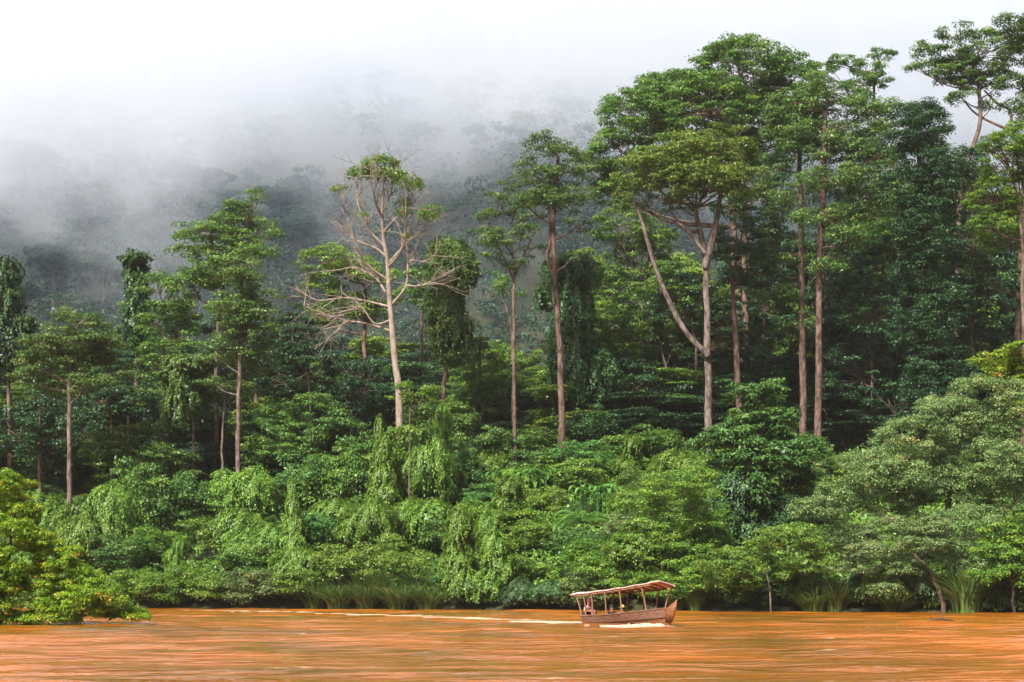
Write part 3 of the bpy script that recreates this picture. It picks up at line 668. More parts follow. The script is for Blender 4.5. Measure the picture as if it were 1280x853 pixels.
# the slope: rows of shrubs, palms and creeper mounds
rs = np.random.default_rng(21)
for row, (py0, hh, ww) in enumerate([(738, 56, 76), (716, 58, 78), (694, 56, 80), (672, 54, 76), (650, 52, 72), (630, 50, 70), (612, 48, 64)]):
    px = 40 + rs.uniform(0, 40)
    while px < 1290:
        skip = (px > 880 and row < 3) or (px > 1040 and row < 5)
        py = py0 + rs.normal(0, 5)
        if px < 150: py = min(py, 690)
        if not skip:
            u = rs.random()
            zone_palm = (150 < px < 420 and 2 <= row <= 5) or (640 < px < 790 and 2 <= row <= 5)
            if zone_palm and u < 0.62:
                k, l = (("palm", "broad") if u < 0.30 else ("broad", "broad"))
                h, w = 46, 62
            elif u < 0.45: k, l, h, w = "dome", ["vine", "mid", "blue", "bright"][int(rs.integers(4))], hh, ww
            elif u < 0.70: k, l, h, w = "drape", "vine", hh * 1.15, ww
            elif u < 0.80: k, l, h, w = "dome", "yel", hh * 1.1, ww
            elif u < 0.92: k, l, h, w = "dome", "olive", hh * 0.9, ww * 0.9
            else: k, l, h, w = "column", "vine", hh * 1.3, ww * 0.62
            s = rs.uniform(0.8, 1.25)
            shrub(k, l, px, py, h * s, w * s, variant=int(rs.integers(1, 4)))
        px += ww * rs.uniform(0.75, 1.15)
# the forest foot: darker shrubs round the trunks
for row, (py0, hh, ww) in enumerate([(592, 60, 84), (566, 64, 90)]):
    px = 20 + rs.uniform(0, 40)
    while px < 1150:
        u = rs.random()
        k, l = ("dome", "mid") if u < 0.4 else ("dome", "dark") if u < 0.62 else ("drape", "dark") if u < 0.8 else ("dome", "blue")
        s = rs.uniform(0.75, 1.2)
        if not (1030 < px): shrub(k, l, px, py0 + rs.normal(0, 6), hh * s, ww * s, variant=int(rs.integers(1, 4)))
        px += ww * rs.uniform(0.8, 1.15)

# bushes growing round the feet of the big trunks
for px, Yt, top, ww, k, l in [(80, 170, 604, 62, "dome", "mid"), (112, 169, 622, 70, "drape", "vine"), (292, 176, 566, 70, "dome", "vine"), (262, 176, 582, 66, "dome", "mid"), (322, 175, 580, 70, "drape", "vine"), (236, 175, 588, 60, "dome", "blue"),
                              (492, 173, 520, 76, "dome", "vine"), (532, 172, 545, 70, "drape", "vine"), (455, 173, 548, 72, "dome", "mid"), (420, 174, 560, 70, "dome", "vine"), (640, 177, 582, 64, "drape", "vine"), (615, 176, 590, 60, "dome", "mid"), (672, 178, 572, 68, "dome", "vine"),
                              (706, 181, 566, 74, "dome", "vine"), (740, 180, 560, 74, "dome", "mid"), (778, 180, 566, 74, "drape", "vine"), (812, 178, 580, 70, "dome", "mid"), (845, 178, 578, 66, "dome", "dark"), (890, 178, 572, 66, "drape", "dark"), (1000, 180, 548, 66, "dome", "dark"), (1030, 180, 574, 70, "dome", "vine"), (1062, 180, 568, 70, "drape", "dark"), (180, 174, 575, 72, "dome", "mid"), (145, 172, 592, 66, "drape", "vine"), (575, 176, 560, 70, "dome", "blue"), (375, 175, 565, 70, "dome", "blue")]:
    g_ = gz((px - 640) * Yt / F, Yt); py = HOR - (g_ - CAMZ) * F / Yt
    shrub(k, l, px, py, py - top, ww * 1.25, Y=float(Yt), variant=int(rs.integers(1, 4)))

# ------------------------------------------------------------------ fill trees of the middle distance (copied with their parts)
def proto_tree(leaf, seed, bark):
    global R
    keep, R = R, np.random.default_rng(seed)
    tr, cr = MB(), MB()
    path = spline([(0, 0, -0.6), (0.2, 0.1, 6), (R.normal(0, .5), R.normal(0, .5), 12), (R.normal(0, .6), R.normal(0, .6), 17)], 5)
    tube(tr, path, np.linspace(0.36, 0.12, len(path)), 8)
    for i in range(18):
        a = R.uniform(0, 2 * np.pi); z = R.uniform(1.5, 18.5); q = (3.6 if z < 14 else 2.2) * R.uniform(0.2, 1)
        c = np.array([math.cos(a) * q, math.sin(a) * q, z]); r = np.array([2.6, 2.6, 1.7]) * R.uniform(0.8, 1.2)
        S = blob_subs(c, r, 1.1, 0.95); cluster(cr, S, c, 1.1, 95, 0.36)
        j = int(np.argmin(np.abs(path[:, 2] - (z - 1.6)))); tube(tr, spline([path[j], (path[j] + c) / 2 - np.array([0, 0, .3]), c], 3), np.linspace(0.12, 0.04, 7), 5)
    R = keep
    return tr.mesh("trunk", BARK[bark], True), cr.mesh("crown", LM[leaf])


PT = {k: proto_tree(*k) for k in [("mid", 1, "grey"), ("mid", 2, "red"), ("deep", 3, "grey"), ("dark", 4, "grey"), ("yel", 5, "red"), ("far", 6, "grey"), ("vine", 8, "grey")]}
TL = {"mid": "mid green tree", "dark": "dark green tree", "deep": "deep green tree", "yel": "yellow-green tree", "far": "dull green tree", "vine": "leafy bright tree"}


def fill_tree(key, px, Y, top_py, wide, label):
    x = (px - 640) * Y / F; z0 = gz(x, Y); zt = P(px, top_py, Y)[2]
    h = max(zt - z0, 5)
    root = empty("forest_tree", (x, Y, z0), random.uniform(0, 6.28))
    sz = h / 19.8
    root.scale = (wide, wide, sz)
    tag(root, label, "tree", "trees of the forest behind")
    for nm, me in zip(("trunk", "crown"), PT[key]):
        o = bpy.data.objects.new(nm, me); COL.objects.link(o); o.parent = root


SKY = [(-60, 400), (0, 395), (60, 430), (130, 392), (180, 360), (250, 350), (350, 405), (400, 405), (460, 400), (520, 405), (560, 385), (600, 440), (625, 455), (660, 440), (700, 430), (740, 345), (780, 315), (860, 300), (960, 300), (1000, 240), (1100, 225), (1160, 205), (1200, 190), (1215, 225), (1250, 225), (1340, 200)]
keys = list(PT)
FILLW = {"mid": "rounded", "dark": "shadowed", "yel": "pale-topped", "far": "dull", "vine": "fresh"}
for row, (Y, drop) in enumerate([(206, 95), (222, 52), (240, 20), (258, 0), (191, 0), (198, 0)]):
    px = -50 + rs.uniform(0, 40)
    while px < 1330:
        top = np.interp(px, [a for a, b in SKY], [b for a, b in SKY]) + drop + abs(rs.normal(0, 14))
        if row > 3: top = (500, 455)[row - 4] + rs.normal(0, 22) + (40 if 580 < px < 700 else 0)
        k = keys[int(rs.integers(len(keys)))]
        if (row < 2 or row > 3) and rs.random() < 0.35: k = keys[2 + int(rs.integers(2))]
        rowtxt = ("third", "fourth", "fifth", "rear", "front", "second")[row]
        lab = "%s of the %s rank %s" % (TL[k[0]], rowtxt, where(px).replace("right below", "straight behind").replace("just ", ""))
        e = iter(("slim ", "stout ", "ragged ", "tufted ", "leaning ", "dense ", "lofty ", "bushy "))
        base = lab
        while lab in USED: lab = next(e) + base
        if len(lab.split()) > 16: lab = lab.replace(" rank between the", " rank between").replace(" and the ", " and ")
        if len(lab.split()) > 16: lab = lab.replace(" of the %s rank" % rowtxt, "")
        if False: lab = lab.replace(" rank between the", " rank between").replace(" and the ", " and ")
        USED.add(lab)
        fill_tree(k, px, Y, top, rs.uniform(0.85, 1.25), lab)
        px += rs.uniform(52, 84) * (206 / Y) * (1.15 if row > 3 else 1)

def hill_tree(px, Y, top, w, label):
    zt = P(px, top, Y)[2]; x = (px - 640) * Y / F; z0 = min(gz(x, Y), zt - 16) - 0.5
    root = empty("hill_tree", (x, Y, z0)); tag(root, label, "tree", "misty trees on the hillside")
    tr, cr = MB(), MB(); h = zt - z0
    path = spline([(0, 0, -1), (0.4, 0, h * 0.4), (0, 0.3, h * 0.75)], 5); tube(tr, path, np.linspace(0.7, 0.35, len(path)), 7)
    rad = 4.2 * w
    for i in range(9):
        a = R.uniform(0, 2 * np.pi); q = rad * R.uniform(0.1, 0.8) if i else 0
        c = np.array([math.cos(a) * q, math.sin(a) * q, h - 2.6 - 0.32 * q - R.uniform(0, 3.5)])
        r = np.array([rad * 0.42, rad * 0.42, 2.2]) * R.uniform(0.8, 1.2)
        cluster(cr, blob_subs(c, r, 1.5, 1.0), c, 1.4, 70, 0.75)
        tube(tr, spline([path[-1] - np.array([0, 0, h * R.uniform(0, .2)]), (path[-1] + c) / 2, c], 3), np.linspace(0.3, 0.08, 7), 5)
    tr.build("trunk", BARK["grey"], root, True); cr.build("crown", LM["far"], root)


# hazy trees on the hill that can be told apart
for lab, px, top, Y, w, k in [
    ("hazy wide-crowned tree with pale limbs standing alone above the light green spreading tree", 65, 300, 360, 2.0, "far"),
    ("misty flat-topped tree above the narrow creeper pillar", 128, 308, 340, 1.5, "far"),
    ("dark misty tree crown looming out of the cloud at the picture's edge", 30, 172, 520, 3.0, "far"),
    ("faint tree crown showing through the cloud above the dark-shelved tree", 238, 196, 540, 2.6, "far"),
    ("misty tree with two rounded lobes between the creeper pillar and the dark-shelved tree", 190, 258, 430, 2.0, "far"),
    ("blue-grey round tree in the mist between the dark-shelved and half-bare trees", 375, 262, 420, 1.9, "far"),
    ("pale misty treetop low beside the wide-crowned hazy tree", 160, 292, 380, 1.4, "far"),
    ("low hazy tree behind the light green spreading tree", 20, 335, 330, 1.5, "far"),
    ("thin faint tree in the cloud behind the half-bare tree's crown", 345, 225, 520, 1.5, "far")]:
    Y = 320.0
    while gz((px - 640) * Y / F, Y) < P(px, top, Y)[2] - 21 and Y < 900: Y += 3
    hill_tree(px, Y, top, w * Y / 400, lab)

# ------------------------------------------------------------------ stuff: undergrowth carpet, far forest
mb = MB()
n = 120000
px = R.uniform(-60, 1340, n); d = 1.6 + R.uniform(0, 1, n) ** 1.3 * 75
Yb = bank_y((px - 640) * 145 / F); Y = Yb + d - 0.3; x = (px - 640) * Y / F
z = ground(x, Y) + 0.25 + np.abs(bump(x * 1.7, Y * 1.7)) * 0.55 * np.clip(d / 2, 0.3, 1) + R.uniform(0, 0.5, n)
pos = np.stack([x, Y, z], -1)
nr = np.array([0, -0.5, 0.8]) + R.normal(size=(n, 3)) * 0.5
L = R.uniform(0.22, 0.55, n)
leaves(mb, pos, nr, R.normal(size=(n, 3)) + np.array([0, 0, -0.3]), L, L * 0.5, np.clip(R.normal(0.45, 0.22, n), 0, 1))
tag(mb.build("undergrowth", LM["vine"]), "low leafy undergrowth covering the ground of the far bank", "undergrowth", kind="stuff")

mb = MB()
n = 1500
Y = R.uniform(285, 860, n) ; x = R.uniform(-0.36, 0.36, n) * Y
z = ground(x, Y)
for i in range(n):
    h = R.uniform(9, 17); w = R.uniform(3.5, 7.5)
    c = np.array([x[i], Y[i], z[i] + h - 3]); lod = Y[i] / 300
    S = c + rand_dir(9) * np.array([w * .7, w * .7, 2.6]); S[:, 2] = np.maximum(S[:, 2], c[2] - 2.5)
    cluster(mb, S, c, w * 0.42, 26, 0.75 * lod, 0.5, tmean=R.normal(0.45, 0.2))
    low = c - np.array([0, 0, h * 0.5]) + rand_dir(3) * np.array([w * 0.6, w * 0.6, h * 0.22])
    cluster(mb, low, c, w * 0.6, 14, 1.3 * lod, 0.9, tmean=0.3)
tag(mb.build("far_forest", LM["far"]), "distant rainforest covering the misty hillside", "forest", kind="stuff")

# ------------------------------------------------------------------ structure: terrain, river bed, water
def grid(xs, ys, zf):
    X, Yg = np.meshgrid(xs, ys); Z = zf(X, Yg)
    v = np.stack([X, Yg, Z], -1).reshape(-1, 3); nx, ny = len(xs), len(ys)
    i = np.arange(ny - 1)[:, None] * nx; j = np.arange(nx - 1)[None, :]
    f = np.stack([i + j, i + j + 1, i + nx + j + 1, i + nx + j], -1).reshape(-1, 4)
    m = MB(); m.add(v, f); return m


soil = rough_mat("forest_soil", (0.018, 0.022, 0.010), (0.05, 0.05, 0.022), 0.4, rough=1.0, bumpd=0.5, spec=0.1)
ys = np.concatenate([np.linspace(-60, 110, 12), np.linspace(114, 270, 110), np.linspace(276, 1500, 90)])
xs = np.concatenate([np.linspace(-900, -120, 20), np.linspace(-112, 112, 120), np.linspace(120, 900, 20)])
def land(X, Yg):
    z = ground(X, np.minimum(Yg, 1000))
    near = np.where(Yg < 60, -2.5, z)
    return near
tag(grid(xs, ys, land).build("ground", soil, smooth=True), kind="structure")

# near bank under the golden bush
mb = MB()
a = np.linspace(0, 2 * np.pi, 40, endpoint=False)
rings = []
for q, zz in ((1.0, -0.7), (0.8, -0.25), (0.5, 0.25), (0.02, 0.6)):
    rings.append(np.stack([-31 + 8.6 * q * np.cos(a) * (1 + .08 * np.sin(3 * a)), 83 + 7.5 * q * np.sin(a) * (1 + .06 * np.sin(5 * a)), np.full(40, zz)], -1))
v = np.concatenate(rings); i = (np.arange(3) * 40)[:, None]; j = np.arange(40)[None, :]; k = (j + 1) % 40
mb.add(v, np.stack([i + j, i + k, i + 40 + k, i + 40 + j], -1).reshape(-1, 4))
tag(mb.build("near_ground", soil, smooth=True), kind="structure")


def waves(X, Yg):
    r = np.random.default_rng(3); Z = np.zeros_like(X)
    for _ in range(34):
        lam = r.uniform(0.9, 7.0); th = r.normal(0, 0.34) + math.pi / 2; kx, ky = math.cos(th) * 2 * math.pi / lam, math.sin(th) * 2 * math.pi / lam
        ph = r.uniform(0, 6.28)
        Z += 0.0068 * lam ** 0.42 * np.sin(kx * X * 0.55 + ky * Yg + ph + 0.7 * np.sin(X * 0.21 + ph) + 0.5 * np.sin(Yg * 0.11 + X * 0.13))
    return Z * 1.05


ys = [14.0]
while ys[-1] < 166: ys.append(ys[-1] + max(0.11, ys[-1] * ys[-1] * 2.0e-5 + 0.05))
wxs = np.concatenate([np.linspace(-600, -64, 16), np.linspace(-62, 62, 260), np.linspace(64, 600, 16)])
m, nt, out = new_mat("muddy_river_water")
N, L = nt.nodes, nt.links
tc = N.new("ShaderNodeTexCoord")
def mapped(sx, sy):
    mp = N.new("ShaderNodeMapping"); mp.inputs["Scale"].default_value = (sx, sy, 1); L.new(tc.outputs["Object"], mp.inputs[0]); return mp
def noise(mp, sc, det=4, ro=0.6):
    nz = N.new("ShaderNodeTexNoise"); nz.inputs["Scale"].default_value = sc; nz.inputs["Detail"].default_value = det; nz.inputs["Roughness"].default_value = ro; L.new(mp.outputs[0], nz.inputs["Vector"]); return nz
n1 = noise(mapped(0.10, 0.07), 1.0, 5)
rp = N.new("ShaderNodeValToRGB"); e = rp.color_ramp.elements
e[0].position = 0.36; e[0].color = (0.130, 0.052, 0.002, 1); e[1].position = 0.60; e[1].color = (0.330, 0.090, 0.006, 1)
L.new(n1.outputs[0], rp.inputs[0])
n2 = noise(mapped(0.8, 1.5), 1.0, 9, 0.74)
fr = N.new("ShaderNodeValToRGB"); e = fr.color_ramp.elements
e[0].position = 0.60; e[0].color = (0, 0, 0, 1); e[1].position = 0.71; e[1].color = (1, 1, 1, 1)
L.new(n2.outputs[0], fr.inputs[0])
mx = N.new("ShaderNodeMix"); mx.data_type = 'RGBA'; L.new(fr.outputs[0], mx.inputs[0]); L.new(rp.outputs[0], mx.inputs[6]); mx.inputs[7].default_value = (0.62, 0.40, 0.25, 1)
b = N.new("ShaderNodeBsdfPrincipled"); L.new(mx.outputs[2], b.inputs["Base Color"])
b.inputs["Roughness"].default_value = 0.06; b.inputs["IOR"].default_value = 1.33; b.inputs["Specular IOR Level"].default_value = 0.33
n3 = noise(mapped(0.42, 1.35), 1.0, 4, 0.6)
bp = N.new("ShaderNodeBump"); bp.inputs["Strength"].default_value = 1.0; bp.inputs["Distance"].default_value = 0.15
L.new(n3.outputs[0], bp.inputs["Height"]); L.new(bp.outputs[0], b.inputs["Normal"]); L.new(b.outputs[0], out.inputs[0])
WATER = m
tag(grid(wxs, np.array(ys), waves).build("river_water", WATER, smooth=True), kind="structure")
tag(grid(np.linspace(-600, 600, 9), np.linspace(-60, 14.0, 5), lambda X, Yg: X * 0 - 0.002).build("river_water", WATER, smooth=True), kind="structure")

# ------------------------------------------------------------------ the boat
wood_old = rough_mat("weathered_plank", (0.055, 0.024, 0.014), (0.215, 0.105, 0.064), 4, (0.6, 5, 8), 0.7, 0.25)
wood_red = rough_mat("oiled_red_plank", (0.055, 0.018, 0.006), (0.26, 0.092, 0.030), 4, (0.6, 5, 8), 0.5, 0.25, 0.4)
wood_post = rough_mat("post_wood", (0.11, 0.048, 0.025), (0.26, 0.125, 0.07), 6, (4, 4, 0.8), 0.7, 0.2)
roof_top = rough_mat("roof_sheet_pale", (0.36, 0.25, 0.22), (0.66, 0.57, 0.55), 5, (1, 4, 1), 0.55, 0.1)
roof_under = rough_mat("roof_ply_orange_glow", (0.52, 0.21, 0.09), (0.80, 0.46, 0.30), 3.5, (1, 3, 1), 0.6, 0.1)  # orange ply, its colour lightened to stand in for light glowing through
dark_cloth = rough_mat("dark_cloth", (0.010, 0.011, 0.014), (0.03, 0.03, 0.036), 9, rough=0.9)
TH = math.radians(50)
boat = empty("river_boat", (P(789, 780, 78)[0], 78, 0.05), -TH)
tag(boat, "wooden longboat with upturned prow and a pale roof on slim posts, carrying passengers", "boat")
boat.rotation_euler = (-0.03, -0.03, -TH)


def hull_dims(u):
    t = (u + 2.95) / 5.5                                   # 0 stern .. 1 stem
    b = 0.56 * (1 - max(0, (t - 0.45) / 0.56) ** 2.2) * (0.84 + 0.16 * min(1, t / 0.3))
    g = 0.44 + 0.30 * max(0, t - 0.25) ** 1.5 * 1.35
    kz = -0.22 + 0.30 * max(0, t - 0.78) ** 1.4 * 2.2
    return max(b, 0.03), g, kz


def loft(u0, u1, n, lo, hi, off=0.0, wall=0.035):
    """planked shell between heights lo..hi (0 keel, 1 gunwale), with a thickness"""
    us = np.linspace(u0, u1, n); k = 8
    rows_o, rows_i = [], []
    for u in us:
        b, g, kz = hull_dims(u)
        ro, ri = [], []
        for sgn in (-1, 1):
            s = np.linspace(lo, hi, k)
            if sgn == 1: pass
            yy = b * (0.18 + 0.82 * s ** 0.62); zz = kz + (g - kz) * s
            ro.append(np.stack([np.full(k, u), sgn * (yy + off), zz], -1)); ri.append(np.stack([np.full(k, u), sgn * np.maximum(yy - wall + off, 0.004), zz], -1))
        rows_o.append(ro); rows_i.append(ri)
    m = MB()
    for sd in (0, 1):
        A = np.array([r[sd] for r in rows_o]); B = np.array([r[sd] for r in rows_i])
        for G in (A, B):
            i = np.arange(n - 1)[:, None] * k; j = np.arange(k - 1)[None, :]
            m.add(G.reshape(-1, 3), np.stack([i + j, i + j + 1, i + k + j + 1, i + k + j], -1).reshape(-1, 4))
        top = np.concatenate([A[:, -1], B[:, -1]]); i = np.arange(n - 1)
        m.add(top, np.stack([i, i + 1, i + 1 + n, i + n], -1))
    return m, rows_o


m_, _ = loft(-2.95, 2.5, 40, 0.0, 0.56)
us = np.linspace(-2.95, 2.5, 40)                           # bottom plank closes the keel
bt = np.array([[[u, -hull_dims(u)[0] * 0.18, hull_dims(u)[2]], [u, hull_dims(u)[0] * 0.18, hull_dims(u)[2]]] for u in us]).reshape(-1, 3); i = np.arange(39) * 2
m_.add(bt, np.stack([i, i + 1, i + 3, i + 2], -1))
b0, g0, k0 = hull_dims(-2.95)                              # transom
s = np.linspace(0, 1, 8); yy = b0 * (0.18 + 0.82 * s ** 0.62); zz = k0 + (g0 - k0) * s
tv = np.concatenate([np.stack([np.full(8, -2.96), -yy, zz], -1), np.stack([np.full(8, -2.96), yy, zz], -1)]); i = np.arange(7)
m_.add(tv, np.stack([i, i + 1, i + 9, i + 8], -1)); m_.add(tv + np.array([0.05, 0, 0]), np.stack([i, i + 1, i + 9, i + 8], -1))
m_.build("hull", wood_red, boat, True)
m_, _ = loft(-2.97, 2.52, 40, 0.53, 1.0, 0.022, 0.03); m_.build("side_plank", wood_old, boat, True)


def bar(m, a, b_, w, h, up=(0, 0, 1)):
    a = np.asarray(a, float); b_ = np.asarray(b_, float); d = unit(b_ - a); u = unit(np.cross(d, np.asarray(up, float))); n = np.cross(u, d)
    v = []
    for p in (a, b_):
        for su, sn in ((-1, -1), (1, -1), (1, 1), (-1, 1)): v.append(p + u * su * w / 2 + n * sn * h / 2)
    m.add(v, [[0, 3, 2, 1], [4, 5, 6, 7], [0, 1, 5, 4], [1, 2, 6, 5], [2, 3, 7, 6], [3, 0, 4, 7]])


for sg in (-1, 1):
    m_ = MB(); pts = np.array([[u, sg * (hull_dims(u)[0] + 0.012), hull_dims(u)[1] + 0.02] for u in np.linspace(-2.97, 2.5, 36)])
    tube(m_, pts, np.full(36, 0.036), 6); m_.build("gunwale", wood_old, boat, True)
    m_ = MB(); pts = np.array([[u, sg * (hull_dims(u)[0] * (0.18 + 0.82 * 0.54 ** 0.62) + 0.035), hull_dims(u)[2] + (hull_dims(u)[1] - hull_dims(u)[2]) * 0.545] for u in np.linspace(-2.95, 2.45, 36)])
    tube(m_, pts, np.full(36, 0.02), 5); m_.build("rubbing_strake", rough_mat("dark_strake", (0.05, 0.024, 0.014), (0.11, 0.05, 0.03), 5), boat, True)
# prow blade
pr = MB(); prof = [(2.30, 0.10), (2.55, 0.02), (2.78, 0.32), (2.90, 0.68), (2.96, 1.10), (2.84, 1.0), (2.56, 0.80), (2.34, 0.66)]
th = [0.10, 0.05, 0.035, 0.03, 0.018, 0.035, 0.09, 0.16]
va = [(u, -t, z) for (u, z), t in zip(prof, th)] + [(u, t, z) for (u, z), t in zip(prof, th)]
f = [[0, 1, 2, 7], [7, 2, 3, 6], [6, 3, 4, 5]]
f = f + [[a + 8 for a in q[::-1]] for q in f] + [[i, i + 8, (i + 1) % 8 + 8, (i + 1) % 8] for i in range(8)]
pr.add(va, f); pr.build("prow", wood_red, boat)
# foredeck, floor, benches
m_ = MB()
for u in np.linspace(1.45, 2.35, 7): bar(m_, (u, -hull_dims(u)[0] * 0.97, hull_dims(u)[1] - 0.01), (u, hull_dims(u)[0] * 0.97, hull_dims(u)[1] - 0.01), 0.125, 0.03)
m_.build("foredeck", wood_old, boat)
m_ = MB()
for y in np.linspace(-0.34, 0.34, 6): bar(m_, (-2.85, y, 0.06), (1.6, y, 0.06), 0.11, 0.025)
m_.build("floor", wood_old, boat)
for u in (-2.80, -1.45, -0.35, 0.75):
    m_ = MB(); w = hull_dims(u)[0] * 0.9; bar(m_, (u, -w, 0.34), (u, w, 0.34), 0.24, 0.03); m_.build("bench", wood_old, boat)


def roof_z(u):
    t = (u + 3.6) / 5.9
    return 1.56 + 0.10 * t + 0.18 * t * t


def tilt(u): return -0.10 + 0.28 * max(0, (u + 3.6) / 5.9)


RU = np.linspace(-3.6, 2.3, 24)
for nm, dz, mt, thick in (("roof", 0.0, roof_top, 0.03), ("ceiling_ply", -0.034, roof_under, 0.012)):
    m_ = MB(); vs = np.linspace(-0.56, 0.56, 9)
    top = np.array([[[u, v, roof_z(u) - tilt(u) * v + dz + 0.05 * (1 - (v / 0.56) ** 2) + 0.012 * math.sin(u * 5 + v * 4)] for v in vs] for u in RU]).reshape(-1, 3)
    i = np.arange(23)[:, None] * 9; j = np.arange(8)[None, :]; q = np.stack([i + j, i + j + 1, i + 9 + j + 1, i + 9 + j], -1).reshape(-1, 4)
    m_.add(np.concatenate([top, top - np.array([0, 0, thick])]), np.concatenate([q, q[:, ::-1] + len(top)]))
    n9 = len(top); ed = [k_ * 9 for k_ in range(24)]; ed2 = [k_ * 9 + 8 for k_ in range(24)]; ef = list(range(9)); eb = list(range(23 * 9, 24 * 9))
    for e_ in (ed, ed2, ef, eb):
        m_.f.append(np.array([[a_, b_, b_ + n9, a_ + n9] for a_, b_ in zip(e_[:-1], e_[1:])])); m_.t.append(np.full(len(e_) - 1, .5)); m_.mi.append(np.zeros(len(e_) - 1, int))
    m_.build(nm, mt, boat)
for u in np.linspace(-3.5, 2.22, 12):
    m_ = MB(); pts = [(u, v, roof_z(u) - tilt(u) * v - 0.075 + 0.05 * (1 - (v / 0.56) ** 2)) for v in np.linspace(-0.55, 0.55, 7)]
    for a_, b_ in zip(pts[:-1], pts[1:]): bar(m_, a_, b_, 0.05, 0.05)
    m_.build("rafter", wood_post, boat)
for sg in (-1, 1):
    m_ = MB(); pts = [(u, sg * 0.5, roof_z(u) - tilt(u) * sg * 0.5 - 0.115) for u in RU[1:-1:2]]
    for a_, b_ in zip(pts[:-1], pts[1:]): bar(m_, a_, b_, 0.05, 0.07)
    m_.build("roof_beam", wood_post, boat)
for sg, lst in ((-1, [(-3.3, -2.88), (-2.75, -2.58), (-2.2, -2.08), (-1.28, -1.12), (-0.28, -0.08), (1.16, 1.38)]), (1, [(-2.75, -2.9), (-1.75, -1.9), (-0.72, -0.86), (0.36, 0.28), (1.4, 1.16), (2.14, 1.96)])):
    for ut, ub in lst:
        b_, g_, _ = hull_dims(min(ub, 2.0)); m_ = MB()
        tube(m_, spline([(ub, sg * (b_ - 0.03), g_ - 0.12), ((ut + ub) / 2, sg * (b_ + 0.45) / 2, (g_ + roof_z(ut)) / 2), (ut, sg * 0.5, roof_z(ut) - tilt(ut) * sg * 0.5 - 0.08)], 3), np.full(7, 0.036), 6); m_.build("post", wood_post, boat, True)


# ------------------------------------------------------------------ passengers: a skinned body each, clothes as children
skin_m = rough_mat("skin", (0.20, 0.070, 0.040), (0.27, 0.10, 0.06), 20, rough=0.55, bumpd=0.05)
shirt_pink = rough_mat("shirt_pale_pink", (0.52, 0.32, 0.27), (0.66, 0.46, 0.40), 14, rough=0.9)
shorts_m = rough_mat("shorts_dark", (0.012, 0.012, 0.016), (0.03, 0.03, 0.04), 14, rough=0.9)
cap_m = rough_mat("cap_pale", (0.50, 0.34, 0.31), (0.62, 0.48, 0.44), 14, rough=0.9)
straw = rough_mat("straw_hat", (0.38, 0.19, 0.07), (0.60, 0.36, 0.16), 30, rough=0.9)
hair_m = rough_mat("hair_black", (0.008, 0.006, 0.005), (0.02, 0.016, 0.014), 30, rough=0.6)


def skin_obj(name, chains, mat_, parent, sub=1, root=None):
    """chains of (point, radius); points shared by position are welded"""
    vs, es, rd, ix = [], [], [], {}
    for ch in chains:
        prev = None
        for p, r in ch:
            key = tuple(round(c, 4) for c in p)
            if key not in ix: ix[key] = len(vs); vs.append(p); rd.append(r)
            if prev is not None and prev != ix[key]: es.append((prev, ix[key]))
            prev = ix[key]
    me = bpy.data.meshes.new(name); me.from_pydata(vs, es, []); me.materials.append(mat_)
    o = bpy.data.objects.new(name, me); COL.objects.link(o); o.parent = parent
    mod = o.modifiers.new("Skin", 'SKIN'); mod.use_smooth_shade = True
    for i, r in enumerate(rd):
        s_ = me.skin_vertices[0].data[i]; s_.radius = (r, r); s_.use_root = (i == 0)
    o.modifiers.new("Subdivision", 'SUBSURF').levels = sub
    o.modifiers[-1].render_levels = sub
    return o


